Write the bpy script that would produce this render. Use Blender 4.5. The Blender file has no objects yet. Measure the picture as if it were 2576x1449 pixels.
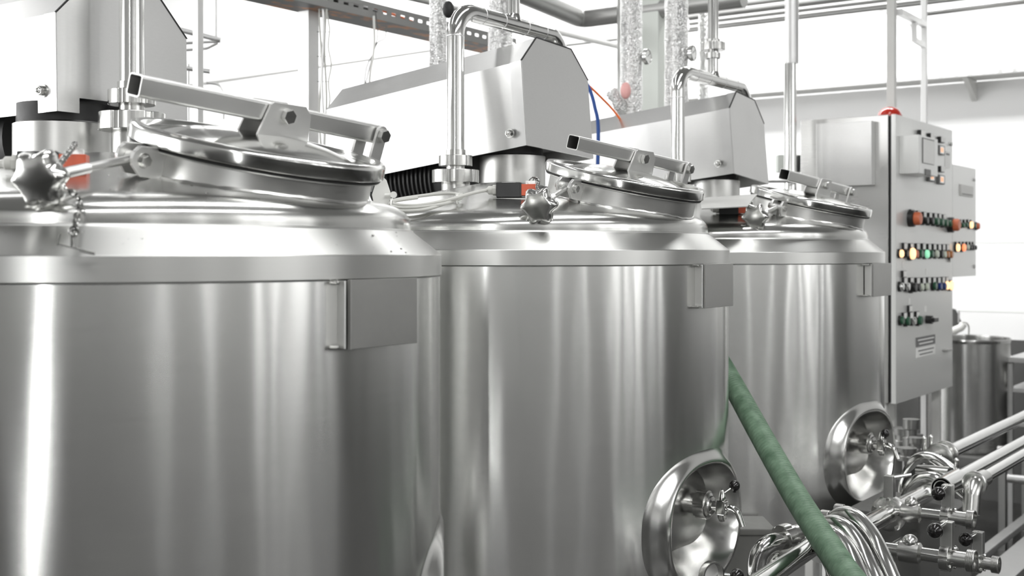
import bpy, bmesh, math, random
from mathutils import Vector, Matrix
random.seed(7)
PI = math.pi
R_ = math.radians
sc = bpy.context.scene
COL = sc.collection
EYE = 1.6
CS, SN = 0.8168, 0.5769          # camera heading against the row of tanks
FPX, HOR = 3050.0, 635.0         # focal length and horizon in photo pixels

# ---------------------------------------------------------------- camera
cam = bpy.data.cameras.new('camera')
cam.sensor_width = 36.0
cam.lens = FPX / 2576 * 36
cam.shift_y = -(724.5 - HOR) / 2576
cam.clip_start = 0.05
cam.dof.use_dof = True
cam.dof.focus_distance = 2.75
cam.dof.aperture_fstop = 5.0
camo = bpy.data.objects.new('camera', cam)
COL.objects.link(camo)
camo.location = (0, 0, EYE)
camo.rotation_euler = (PI / 2, 0, math.atan2(SN, CS))
sc.camera = camo

# ---------------------------------------------------------------- world, lights, exposure
wd = bpy.data.worlds.new('world')
sc.world = wd
wd.use_nodes = True
wd.node_tree.nodes['Background'].inputs[0].default_value = (1, 1, 0.985, 1)
wd.node_tree.nodes['Background'].inputs[1].default_value = 0.35
sc.view_settings.view_transform = 'Standard'
sc.view_settings.look = 'None'
sc.view_settings.gamma = 1
sc.view_settings.exposure = 0.0


def area(name, loc, rot, sx, sy, power, col=(1, 1, 1), spread=PI):
    l = bpy.data.lights.new(name, 'AREA')
    l.shape = 'RECTANGLE'
    l.size, l.size_y = sx, sy
    l.energy = power
    l.color = col
    l.spread = spread
    o = bpy.data.objects.new(name, l)
    o.location = loc
    o.rotation_euler = rot
    COL.objects.link(o)
    return o


# unseen fill lights added under the ceiling, one lamp high behind the camera
area('ceiling_fill_light', (-1.0, 2.2, 4.45), (0, 0, 0), 0.25, 3.4, 62)  # added for bright streaks in the domes
area('ceiling_fill_light', (-3.6, 2.2, 4.45), (0, 0, 0), 0.25, 3.4, 18)
area('ceiling_fill_light', (1.9, 0.2, 4.45), (0, 0, 0), 0.3, 6.0, 215)  # added to brighten the front and right walls
area('ceiling_fill_light', (-5.4, 6.4, 4.45), (R_(20), 0, 0), 8.0, 0.5, 360)  # added to keep the back wall white
area('ceiling_fill_light', (-7.2, 2.6, 4.45), (0, R_(-20), 0), 0.5, 5.0, 150)
area('wall_fill_light', (-7.4, -4.40, 2.2), (R_(90), 0, 0), 6.4, 2.2, 310)  # light panel added to whiten the housing sides, no window built
area('wall_fill_light', (-10.9, -1.6, 2.2), (0, R_(-90), 0), 2.2, 4.4, 190)  # second added panel for the housing sides, on the left wall
area('tall_strip_lamp', (0.98, -3.04, 2.1), (R_(90), 0, 0), 0.09, 2.9, 32)
for y_, w_, e_ in ((-1.6, .12, 4), (0.4, .10, 4), (2.3, .35, 9), (3.1, .16, 8), (3.9, .55, 15), (4.9, .14, 7), (5.8, .5, 10)):  # light strips added for streaks in the shells, no windows here
    area('wall_fill_light', (4.9, y_, 2.6), (0, R_(90), 0), 2.2, w_, e_)


# ---------------------------------------------------------------- materials
def newmat(name):
    m = bpy.data.materials.new(name)
    m.use_nodes = True
    nt = m.node_tree
    return m, nt, nt.nodes['Principled BSDF']


def simple(name, col, rough=0.5, metal=0.0, emit=None, estr=0, alpha=None, coat=0, bump=0, bscale=40, trans=0):
    m, nt, b = newmat(name)
    b.inputs['Base Color'].default_value = (*col, 1)
    b.inputs['Roughness'].default_value = rough
    b.inputs['Metallic'].default_value = metal
    if coat:
        b.inputs['Coat Weight'].default_value = coat
    if trans:
        b.inputs['Transmission Weight'].default_value = trans
    if emit:
        b.inputs['Emission Color'].default_value = (*emit, 1)
        b.inputs['Emission Strength'].default_value = estr
    n = nt.nodes.new('ShaderNodeTexNoise')
    n.inputs['Scale'].default_value = bscale
    n.inputs['Detail'].default_value = 5
    tc = nt.nodes.new('ShaderNodeTexCoord')
    nt.links.new(tc.outputs['Object'], n.inputs['Vector'])
    mr = nt.nodes.new('ShaderNodeMapRange')
    mr.inputs['To Min'].default_value = max(0.02, rough * 0.85)
    mr.inputs['To Max'].default_value = min(1, rough * 1.15)
    nt.links.new(n.outputs['Fac'], mr.inputs['Value'])
    nt.links.new(mr.outputs[0], b.inputs['Roughness'])
    if bump:
        bp = nt.nodes.new('ShaderNodeBump')
        bp.inputs['Strength'].default_value = bump
        bp.inputs['Distance'].default_value = 0.002
        nt.links.new(n.outputs['Fac'], bp.inputs['Height'])
        nt.links.new(bp.outputs[0], b.inputs['Normal'])
    return m


def steel(name, col=(0.6, 0.6, 0.585), rough=0.3, aniso=0.0, rot=0.25, axis='Z', line=(1, 1, 1), lscale=1.0, lamt=0.06,
          blotch=0.08, bscale=6, bump=0.0, wob=0.0):
    """stainless steel: fine brushed lines (noise stretched by 'line') and soft blotches in the roughness"""
    m, nt, b = newmat(name)
    b.inputs['Metallic'].default_value = 1.0
    b.inputs['Anisotropic'].default_value = aniso
    b.inputs['Anisotropic Rotation'].default_value = rot
    if aniso:
        tg = nt.nodes.new('ShaderNodeTangent')
        tg.direction_type = 'RADIAL'
        tg.axis = axis
        nt.links.new(tg.outputs[0], b.inputs['Tangent'])
    tc = nt.nodes.new('ShaderNodeTexCoord')
    mp = nt.nodes.new('ShaderNodeMapping')
    mp.inputs['Scale'].default_value = [lscale * v for v in line]
    nt.links.new(tc.outputs['Object'], mp.inputs['Vector'])
    n = nt.nodes.new('ShaderNodeTexNoise')
    n.inputs['Scale'].default_value = 1.0
    n.inputs['Detail'].default_value = 3
    nt.links.new(mp.outputs[0], n.inputs['Vector'])
    n2 = nt.nodes.new('ShaderNodeTexNoise')
    n2.inputs['Scale'].default_value = bscale
    n2.inputs['Detail'].default_value = 6
    n2.inputs['Roughness'].default_value = 0.6
    nt.links.new(tc.outputs['Object'], n2.inputs['Vector'])
    # roughness
    a = nt.nodes.new('ShaderNodeMath'); a.operation = 'MULTIPLY_ADD'
    nt.links.new(n.outputs['Fac'], a.inputs[0])
    a.inputs[1].default_value = lamt * 2
    a.inputs[2].default_value = rough - lamt
    c = nt.nodes.new('ShaderNodeMath'); c.operation = 'MULTIPLY_ADD'
    nt.links.new(n2.outputs['Fac'], c.inputs[0])
    c.inputs[1].default_value = blotch * 2
    nt.links.new(a.outputs[0], c.inputs[2])
    d = nt.nodes.new('ShaderNodeMath'); d.operation = 'SUBTRACT'
    nt.links.new(c.outputs[0], d.inputs[0])
    d.inputs[1].default_value = blotch
    d.use_clamp = True
    nt.links.new(d.outputs[0], b.inputs['Roughness'])
    # colour: a little line contrast
    mx = nt.nodes.new('ShaderNodeMix'); mx.data_type = 'RGBA'
    mx.inputs['A'].default_value = (*[v * 0.965 for v in col], 1)
    mx.inputs['B'].default_value = (*[min(1, v * 1.035) for v in col], 1)
    nt.links.new(n.outputs['Fac'], mx.inputs['Factor'])
    nt.links.new(mx.outputs['Result'], b.inputs['Base Color'])
    if bump:
        bp = nt.nodes.new('ShaderNodeBump')
        bp.inputs['Strength'].default_value = bump
        bp.inputs['Distance'].default_value = 0.002
        nt.links.new(n2.outputs['Fac'], bp.inputs['Height'])
        nt.links.new(bp.outputs[0], b.inputs['Normal'])
    if wob:
        m3 = nt.nodes.new('ShaderNodeMapping'); m3.inputs['Scale'].default_value = (7, 7, 1.1)
        nt.links.new(tc.outputs['Object'], m3.inputs['Vector'])
        n3 = nt.nodes.new('ShaderNodeTexNoise'); n3.inputs['Scale'].default_value = 1.0; n3.inputs['Detail'].default_value = 1.5
        nt.links.new(m3.outputs[0], n3.inputs['Vector'])
        bp = nt.nodes.new('ShaderNodeBump'); bp.inputs['Strength'].default_value = 1.0; bp.inputs['Distance'].default_value = wob
        nt.links.new(n3.outputs['Fac'], bp.inputs['Height']); nt.links.new(bp.outputs[0], b.inputs['Normal'])
    return m


M = {}
M['shell'] = steel('brushed_shell_steel', (0.75, 0.752, 0.733), 0.23, 0.90, 0.25, 'Z', (8, 8, 1400), 1, 0.02, 0.02, 3, wob=0.006)
M['niche'] = steel('pressed_niche_steel', (0.58, 0.58, 0.565), 0.22, 0.0, 0, 'Z', (40, 40, 40), 1, 0.02, 0.04, 7)
M['band'] = steel('brushed_band_steel', (0.60, 0.602, 0.585), 0.33, 0.6, 0.25, 'Z', (8, 8, 1400), 1, 0.02, 0.02, 3)
M['dome'] = steel('satin_dome_steel', (0.61, 0.612, 0.595), 0.21, 0.3, 0.25, 'Z', (30, 30, 30), 1, 0.03, 0.07, 6, 0.05)
M['collar'] = steel('collar_steel', (0.60, 0.60, 0.585), 0.36, 0.0, 0, 'Z', (60, 60, 400), 1, 0.05, 0.06, 12)
M['polish'] = steel('polished_steel', (0.72, 0.722, 0.705), 0.10, 0.0, 0, 'Z', (40, 40, 40), 1, 0.02, 0.05, 9, 0.05)
M['lid'] = steel('hatch_lid_steel', (0.66, 0.662, 0.645), 0.15, 0.0, 0, 'Z', (40, 40, 40), 1, 0.02, 0.03, 9, 0.02)
M['cast'] = steel('cast_steel', (0.58, 0.58, 0.565), 0.24, 0.0, 0, 'Z', (30, 30, 30), 1, 0.02, 0.05, 9, 0.04)
M['chain'] = steel('chain_steel', (0.30, 0.30, 0.29), 0.2)
M['lug'] = steel('satin_lug_steel', (0.76, 0.76, 0.745), 0.44, 0.0, 0, 'Z', (30, 30, 30), 1, 0.02, 0.04, 9)
M['knob'] = steel('buffed_knob_steel', (0.60, 0.60, 0.585), 0.20, 0.0, 0, 'Z', (20, 20, 20), 1, 0.02, 0.03, 9)
M['tray'] = simple('dull_tray_grey', (0.26, 0.26, 0.255), 0.45, 0.5)
M['dpipe'] = simple('dull_pipe_grey', (0.42, 0.42, 0.41), 0.38, 0.6)
M['sheet'] = steel('satin_sheet_steel', (0.68, 0.68, 0.672), 0.38, 0.0, 0, 'Z', (70, 70, 260), 1, 0.04, 0.08, 8)
M['plate'] = steel('plate_steel', (0.47, 0.47, 0.455), 0.40, 0.0, 0, 'Z', (90, 90, 90), 1, 0.03, 0.06, 14)
M['bar'] = steel('bar_steel', (0.74, 0.74, 0.725), 0.38, 0.0, 0, 'Z', (20, 20, 20), 1, 0.01, 0.05, 9)
M['pipe'] = steel('pipe_steel', (0.70, 0.702, 0.69), 0.13, 0.0, 0, 'Z', (60, 60, 8), 1, 0.04, 0.03, 10)
M['galv'] = steel('galvanised_steel', (0.66, 0.66, 0.655), 0.42, 0.0, 0, 'Z', (30, 30, 30), 1, 0.08, 0.10, 22)
M['drum'] = steel('drum_steel', (0.42, 0.42, 0.41), 0.25, 0.7, 0.25, 'Z', (20, 20, 300), 1, 0.05, 0.03, 3)
M['cabside'] = steel('cabinet_side_steel', (0.5, 0.5, 0.49), 0.28, 0.0, 0, 'Z', (6, 6, 300), 1, 0.01, 0.02, 3)
M['cabfront'] = simple('cabinet_front_grey', (0.70, 0.705, 0.69), 0.32, 0.35)
M['black'] = simple('black_plastic', (0.012, 0.012, 0.012), 0.35)
M['ball'] = simple('black_bakelite', (0.008, 0.007, 0.007), 0.18, coat=0.2)
M['dark'] = simple('dark_cast_housing', (0.03, 0.03, 0.03), 0.5, 0.2, bump=0.3)
M['rubber'] = simple('black_rubber', (0.01, 0.01, 0.01), 0.6)
M['red'] = simple('red_plastic', (0.62, 0.115, 0.055), 0.45)
M['orange'] = simple('orange_plastic', (0.62, 0.16, 0.07), 0.4)
M['amber'] = simple('amber_plastic', (0.45, 0.17, 0.05), 0.3)
M['green'] = simple('green_plastic', (0.02, 0.09, 0.045), 0.3)
M['blue'] = simple('blue_plastic', (0.01, 0.03, 0.16), 0.3)
M['pale'] = simple('pale_lens', (0.55, 0.6, 0.5), 0.3)
M['whitep'] = simple('white_plastic', (0.8, 0.8, 0.77), 0.45)
M['cable'] = simple('grey_cable', (0.5, 0.5, 0.47), 0.45)
M['ocable'] = simple('orange_cable', (0.9, 0.18, 0.03), 0.5)
M['bcable'] = simple('blue_strap', (0.01, 0.06, 0.25), 0.5)
M['glow_o'] = simple('lit_orange_lens', (0.9, 0.5, 0.25), 0.3, emit=(1, 0.62, 0.32), estr=1.6)
M['glow_r'] = simple('lit_red_lens', (0.9, 0.3, 0.12), 0.3, emit=(1, 0.28, 0.12), estr=1.1)
M['glow_g'] = simple('lit_green_lens', (0.3, 0.8, 0.5), 0.3, emit=(0.35, 0.9, 0.55), estr=0.55)
M['digit'] = simple('lit_readout', (0.6, 0.3, 0.15), 0.3, emit=(1, 0.5, 0.25), estr=0.6)
M['beacon'] = simple('red_beacon_glass', (0.42, 0.02, 0.008), 0.2, coat=0.5)
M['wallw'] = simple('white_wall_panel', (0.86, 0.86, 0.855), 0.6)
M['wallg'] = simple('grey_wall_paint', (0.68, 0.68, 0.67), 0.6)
M['dim_panel'] = simple('added_dark_panel', (0.07, 0.07, 0.068), 0.5)  # for the added panels that dim the tank reflections
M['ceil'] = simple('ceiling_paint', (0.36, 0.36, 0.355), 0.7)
M['doorg'] = simple('dark_door_paint', (0.06, 0.06, 0.06), 0.4)
M['column'] = simple('pale_column_paint', (0.66, 0.69, 0.65), 0.55)
M['paint'] = simple('light_grey_paint', (0.62, 0.62, 0.6), 0.45)
M['tub'] = simple('grey_tub_plastic', (0.16, 0.16, 0.15), 0.45)
M['box'] = simple('machine_grey_paint', (0.13, 0.13, 0.125), 0.45)
M['paper'] = simple('white_label', (0.9, 0.9, 0.88), 0.6)
M['ink'] = simple('grey_print', (0.18, 0.18, 0.18), 0.6)
M['glass'] = simple('gauge_face', (0.66, 0.67, 0.65), 0.1, coat=1)


def mat_floor():
    m, nt, b = newmat('wet_dark_floor')
    n = nt.nodes.new('ShaderNodeTexNoise'); n.inputs['Scale'].default_value = 3; n.inputs['Detail'].default_value = 7
    tc = nt.nodes.new('ShaderNodeTexCoord'); nt.links.new(tc.outputs['Object'], n.inputs['Vector'])
    r = nt.nodes.new('ShaderNodeValToRGB')
    r.color_ramp.elements[0].position = 0.35; r.color_ramp.elements[0].color = (0.018, 0.018, 0.017, 1)
    r.color_ramp.elements[1].position = 0.7; r.color_ramp.elements[1].color = (0.05, 0.05, 0.047, 1)
    nt.links.new(n.outputs['Fac'], r.inputs[0]); nt.links.new(r.outputs[0], b.inputs['Base Color'])
    b.inputs['Roughness'].default_value = 0.32
    return m


def mat_hose():
    m, nt, b = newmat('green_ribbed_hose')
    n = nt.nodes.new('ShaderNodeTexNoise'); n.inputs['Scale'].default_value = 22; n.inputs['Detail'].default_value = 8
    n.inputs['Roughness'].default_value = 0.7
    tc = nt.nodes.new('ShaderNodeTexCoord'); nt.links.new(tc.outputs['Object'], n.inputs['Vector'])
    r = nt.nodes.new('ShaderNodeValToRGB')
    r.color_ramp.elements[0].position = 0.3; r.color_ramp.elements[0].color = (0.045, 0.095, 0.052, 1)
    r.color_ramp.elements[1].position = 0.72; r.color_ramp.elements[1].color = (0.16, 0.25, 0.17, 1)
    nt.links.new(n.outputs['Fac'], r.inputs[0]); nt.links.new(r.outputs[0], b.inputs['Base Color'])
    b.inputs['Roughness'].default_value = 0.55
    return m


def mat_foil():
    m, nt, b = newmat('crumpled_foil')
    b.inputs['Metallic'].default_value = 0.85
    b.inputs['Base Color'].default_value = (0.86, 0.86, 0.85, 1)
    b.inputs['Roughness'].default_value = 0.28
    tc = nt.nodes.new('ShaderNodeTexCoord')
    v = nt.nodes.new('ShaderNodeTexVoronoi'); v.inputs['Scale'].default_value = 110
    mp = nt.nodes.new('ShaderNodeMapping'); mp.inputs['Scale'].default_value = (1, 1, 1.7)
    nt.links.new(tc.outputs['Object'], mp.inputs['Vector']); nt.links.new(mp.outputs[0], v.inputs['Vector'])
    bp = nt.nodes.new('ShaderNodeBump'); bp.inputs['Strength'].default_value = 0.9; bp.inputs['Distance'].default_value = 0.006
    nt.links.new(v.outputs['Distance'], bp.inputs['Height']); nt.links.new(bp.outputs[0], b.inputs['Normal'])
    return m


def mat_rust():
    m, nt, b = newmat('rust_marked_tray')
    tc = nt.nodes.new('ShaderNodeTexCoord')
    mp = nt.nodes.new('ShaderNodeMapping'); mp.inputs['Scale'].default_value = (16, 9, 16)
    nt.links.new(tc.outputs['Object'], mp.inputs['Vector'])
    n = nt.nodes.new('ShaderNodeTexNoise'); n.inputs['Scale'].default_value = 1; n.inputs['Detail'].default_value = 6
    nt.links.new(mp.outputs[0], n.inputs['Vector'])
    r = nt.nodes.new('ShaderNodeValToRGB')
    r.color_ramp.elements[0].position = 0.50; r.color_ramp.elements[0].color = (0.20, 0.20, 0.195, 1)
    r.color_ramp.elements[1].position = 0.60; r.color_ramp.elements[1].color = (0.55, 0.26, 0.13, 1)
    nt.links.new(n.outputs['Fac'], r.inputs[0]); nt.links.new(r.outputs[0], b.inputs['Base Color'])
    b.inputs['Metallic'].default_value = 0.3
    b.inputs['Roughness'].default_value = 0.5
    return m


M['floor'] = mat_floor(); M['hose'] = mat_hose(); M['foil'] = mat_foil(); M['rust'] = mat_rust()


# ---------------------------------------------------------------- coordinates
def Wc(x, y, z):
    """camera frame (right, forward, up from eye level) -> world"""
    return Vector((x * CS - y * SN, x * SN + y * CS, z + EYE))


def Py(u, v, y):
    return Wc((u - 1288) / FPX * y, y, (HOR - v) / FPX * y)


def Ps(u, v, s):                 # on the plane Y = s
    k = (u - 1288) / FPX
    return Py(u, v, s / (SN * k + CS))


def Pt(u, v, t):                 # on the plane X = t
    k = (u - 1288) / FPX
    return Py(u, v, t / (CS * k - SN))


def cam_depth(p):
    return -p[0] * SN + p[1] * CS


X3, Y3, Z3 = Vector((1, 0, 0)), Vector((0, 1, 0)), Vector((0, 0, 1))


def frame(o, z, x=None):
    """matrix with origin o, local z along z"""
    z = Vector(z).normalized()
    if x is None:
        x = X3 if abs(z.x) < 0.9 else Y3
    x = Vector(x)
    x = (x - z * x.dot(z)).normalized()
    y = z.cross(x)
    m = Matrix((x, y, z)).transposed().to_4x4()
    m.translation = Vector(o)
    return m


# ---------------------------------------------------------------- mesh builders
def BM():
    return bmesh.new()


def lathe(bm, prof, mtx=None, seg=48, closed=False, a0=0.0, a1=2 * PI):
    mtx = mtx or Matrix()
    full = abs(a1 - a0 - 2 * PI) < 1e-6
    n = seg if full else seg + 1
    rings = []
    for r, z in prof:
        if r < 1e-6:
            rings.append([bm.verts.new(mtx @ Vector((0, 0, z)))])
        else:
            rings.append([bm.verts.new(mtx @ Vector((r * math.cos(a0 + (a1 - a0) * i / seg), r * math.sin(a0 + (a1 - a0) * i / seg), z))) for i in range(n)])
    pr = list(zip(rings, rings[1:])) + ([(rings[-1], rings[0])] if closed else [])
    for A, B in pr:
        for i in range(seg):
            j = (i + 1) % n if full else i + 1
            a = [A[0]] if len(A) == 1 else [A[i], A[j]]
            b = [B[0]] if len(B) == 1 else [B[j], B[i]]
            f = a + b
            if len(f) >= 3:
                try:
                    bm.faces.new(f)
                except ValueError:
                    pass
    return bm


def cyl(bm, p0, p1, r, seg=24, r1=None):
    p0, p1 = Vector(p0), Vector(p1)
    h = (p1 - p0).length
    r1 = r if r1 is None else r1
    return lathe(bm, [(0, 0), (r, 0), (r1, h), (0, h)], frame(p0, p1 - p0), seg)


def ring_cyl(bm, p0, p1, r, wall, seg=24):
    p0, p1 = Vector(p0), Vector(p1)
    h = (p1 - p0).length
    return lathe(bm, [(r - wall, 0), (r, 0), (r, h), (r - wall, h)], frame(p0, p1 - p0), seg, closed=True)


def box(bm, c, s, mtx=None, bev=0.0):
    mtx = mtx or Matrix()
    t = bmesh.new()
    bmesh.ops.create_cube(t, size=1)
    for v in t.verts:
        v.co = Vector((v.co.x * s[0] + c[0], v.co.y * s[1] + c[1], v.co.z * s[2] + c[2]))
    if bev:
        bmesh.ops.bevel(t, geom=t.edges[:], offset=bev, segments=2, profile=0.5, affect='EDGES')
    t.transform(mtx)
    merge(bm, t)
    return bm


def merge(bm, t):
    me = bpy.data.meshes.new('tmp')
    t.to_mesh(me)
    t.free()
    bm.from_mesh(me)
    bpy.data.meshes.remove(me)


def prism(bm, pts, h, mtx=None, bev=0.0):
    """polygon in local xy extruded along local z by h"""
    mtx = mtx or Matrix()
    t = bmesh.new()
    lo = [t.verts.new((p[0], p[1], 0)) for p in pts]
    hi = [t.verts.new((p[0], p[1], h)) for p in pts]
    n = len(pts)
    t.faces.new(lo[::-1]); t.faces.new(hi)
    for i in range(n):
        t.faces.new([lo[i], lo[(i + 1) % n], hi[(i + 1) % n], hi[i]])
    bmesh.ops.recalc_face_normals(t, faces=t.faces[:])
    if bev:
        bmesh.ops.bevel(t, geom=t.edges[:], offset=bev, segments=2, profile=0.5, affect='EDGES')
    t.transform(mtx)
    merge(bm, t)
    return bm


def fillet(pts, rad, n=8):
    pts = [Vector(p) for p in pts]
    out = [pts[0]]
    for i in range(1, len(pts) - 1):
        a, b, c = pts[i - 1], pts[i], pts[i + 1]
        d0, d1 = (a - b), (c - b)
        ang = d0.angle(d1)
        r = rad[i - 1] if isinstance(rad, (list, tuple)) else rad
        if ang > PI - 0.02:
            out.append(b); continue
        t = min(r / math.tan(ang / 2), d0.length * 0.49, d1.length * 0.49)
        r = t * math.tan(ang / 2)
        d0.normalize(); d1.normalize()
        s, e = b + d0 * t, b + d1 * t
        cen = b + (d0 + d1).normalized() * (r / math.sin(ang / 2))
        v0, v1 = s - cen, e - cen
        tot = v0.angle(v1)
        ax = v0.cross(v1).normalized()
        for k in range(n + 1):
            out.append(cen + Matrix.Rotation(tot * k / n, 3, ax) @ v0)
    out.append(pts[-1])
    return out


def smooth_path(pts, n=8):
    """Catmull-Rom through the points"""
    P = [Vector(p) for p in pts]
    P = [P[0] * 2 - P[1]] + P + [P[-1] * 2 - P[-2]]
    out = []
    for i in range(1, len(P) - 2):
        for k in range(n):
            t = k / n
            a, b, c, d = P[i - 1], P[i], P[i + 1], P[i + 2]
            out.append(0.5 * ((2 * b) + (c - a) * t + (2 * a - 5 * b + 4 * c - d) * t * t + (3 * b - a - 3 * c + d) * t ** 3))
    out.append(P[-2])
    return out


def sweep(bm, pts, r, seg=20, cap=True, inner=0.0):
    pts = [Vector(p) for p in pts]
    q = [pts[0]]
    for p in pts[1:]:
        if (p - q[-1]).length > 1e-6:
            q.append(p)
    pts = q
    n = len(pts)
    rr = r if callable(r) else (lambda i: r)
    t0 = (pts[1] - pts[0]).normalized()
    x = t0.orthogonal().normalized()
    rings = []
    prev = t0
    for i, p in enumerate(pts):
        t = (pts[min(i + 1, n - 1)] - pts[max(i - 1, 0)]).normalized()
        x = prev.rotation_difference(t) @ x
        x = (x - t * x.dot(t)).normalized()
        prev = t
        y = t.cross(x)
        rad = rr(i)
        rings.append([bm.verts.new(p + (x * math.cos(2 * PI * k / seg) + y * math.sin(2 * PI * k / seg)) * rad) for k in range(seg)])
    for A, B in zip(rings, rings[1:]):
        for k in range(seg):
            bm.faces.new([A[k], A[(k + 1) % seg], B[(k + 1) % seg], B[k]])
    if cap:
        bm.faces.new(rings[0][::-1]); bm.faces.new(rings[-1])
    return bm


def hexa(bm, o, axis, af, h, chamfer=True):
    """hexagon head: across flats af, height h"""
    r = af / math.sqrt(3)
    m = frame(o, axis)
    prism(bm, [(r * math.cos(PI / 3 * k + 0.3), r * math.sin(PI / 3 * k + 0.3)) for k in range(6)], h, m, bev=min(0.0012, af * 0.06) if chamfer else 0)
    return bm


def sphere(bm, c, r, seg=24, sz=1.0):
    seg = seg if seg <= 8 else 48
    t = bmesh.new()
    bmesh.ops.create_uvsphere(t, u_segments=seg, v_segments=seg // 2, radius=r)
    for v in t.verts:
        v.co.z *= sz
        v.co += Vector(c)
    merge(bm, t)
    return bm


def finish(bm, ang=32):
    bmesh.ops.recalc_face_normals(bm, faces=bm.faces[:])
    for f in bm.faces:
        f.smooth = True
    lim = R_(ang)
    for e in bm.edges:
        if len(e.link_faces) == 2 and e.calc_face_angle(0) > lim:
            e.smooth = False


# ---------------------------------------------------------------- objects
def wloc(o):
    v = Vector((0, 0, 0))
    while o:
        v += o.location
        o = o.parent
    return v


def thing(name, label, cat, loc, group=None):
    o = bpy.data.objects.new(name, None)
    o.empty_display_size = 0.05
    COL.objects.link(o)
    o.location = loc
    o['label'] = label
    o['category'] = cat
    if group:
        o['group'] = group
    return o


def obj(name, bm, mat, parent=None, label=None, cat=None, group=None, kind=None, ang=32):
    """bm is written in world coordinates"""
    finish(bm, ang)
    if parent is not None:
        off = wloc(parent)
    else:
        zs = [v.co.z for v in bm.verts]
        xs = [v.co.x for v in bm.verts]
        ys = [v.co.y for v in bm.verts]
        off = Vector(((min(xs) + max(xs)) / 2, (min(ys) + max(ys)) / 2, min(zs)))
        if kind == 'structure':
            off = Vector((0, 0, 0))
    bmesh.ops.translate(bm, verts=bm.verts[:], vec=-off)
    me = bpy.data.meshes.new(name)
    bm.to_mesh(me)
    bm.free()
    me.materials.append(mat if not isinstance(mat, str) else M[mat])
    o = bpy.data.objects.new(name, me)
    COL.objects.link(o)
    if name not in ('ball_knob', 'warning_beacon', 'red_tag', 'spout', 'tank_dome', 'tap_niche'):
        wn = o.modifiers.new('weighted', 'WEIGHTED_NORMAL')
        wn.keep_sharp = True
    if parent is not None:
        o.parent = parent
    else:
        o.location = off
    for k, v in (('label', label), ('category', cat), ('group', group), ('kind', kind)):
        if v:
            o[k] = v
    return o


# ================================================================ THE ROOM
YB = 8.2
b = BM(); box(b, (-3, 1.85, -0.05), (16, 12.9, 0.1)); obj('floor', b, 'floor', kind='structure')
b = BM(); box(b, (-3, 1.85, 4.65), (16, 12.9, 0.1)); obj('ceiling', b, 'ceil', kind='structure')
b = BM(); box(b, (-3, YB + 0.05, 2.3), (16, 0.1, 4.6))
obj('wall_back', b, 'wallw', kind='structure')
b = BM(); box(b, (-11.05, 1.85, 2.3), (0.1, 12.9, 4.6)); obj('wall_left', b, 'wallw', kind='structure')
b = BM(); box(b, (5.05, 1.85, 2.3), (0.1, 12.9, 4.6)); obj('wall_right', b, 'wallg', kind='structure')
b = BM(); box(b, (-3, -4.6, 2.3), (16, 0.1, 4.6)); obj('wall_front', b, 'wallg', kind='structure')
for k, (c_, s_) in enumerate((((-3, YB - .012, .52), (16, .024, 1.04)), ((5 - .012, 1.8, .75), (.024, 12.7, 1.5)), ((-3, -4.55 + .012, .75), (16, .024, 1.5)))):
    b = BM(); box(b, c_, s_); obj('trim_%d' % (k + 1), b, 'dim_panel', kind='structure')  # dark panels added low on the walls to darken the lower tanks


for k, v in enumerate((610, 784)):
    z = Ps(2500, v, YB).z
    b = BM(); box(b, (-3, YB - .001, z), (15.9, .002, .004)); obj('trim_%d' % (k + 4), b, 'column', kind='structure')

# ================================================================ THE TANKS
def cv(x, y, z):
    """camera frame vector -> world vector"""
    return Vector((x * CS - y * SN, x * SN + y * CS, z))


DOME0 = [(0, .186), (.05, .184), (.1, .176), (.2, .156), (.3, .134), (.4, .113), (.46, .101), (.497, .093), (.518, .086), (.532, .077), (.5400, .067),
         (.5428, .057), (.5430, .044)]


def _refine(P, n=5):
    out = []
    Q = [(-P[1][0], P[1][1])] + P + [(2 * P[-1][0] - P[-2][0], 2 * P[-1][1] - P[-2][1])]
    for i in range(1, len(Q) - 2):
        a, b, c, d = [Vector(v) for v in Q[i - 1:i + 3]]
        for k in range(n):
            t = k / n
            v = .5 * (2 * b + (c - a) * t + (2 * a - 5 * b + 4 * c - d) * t * t + (3 * b - a - 3 * c + d) * t ** 3)
            out.append((max(0, v.x), v.y))
    out.append(P[-1])
    return out


DOME = _refine(DOME0)
DOME[0] = (0, DOME[0][1])


def dome_z(r):
    for (r0, z0), (r1, z1) in zip(DOME, DOME[1:]):
        if r <= r1:
            return z0 + (z1 - z0) * (r - r0) / (r1 - r0)
    return DOME[-1][1]


def sstep(t):
    t = max(0, min(1, t))
    return t * t * (3 - 2 * t)


NB, NZ, NW, NH = 0.602, -0.660, .183, .140     # niche: plane of its lip, height of its middle against the eye


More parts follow.
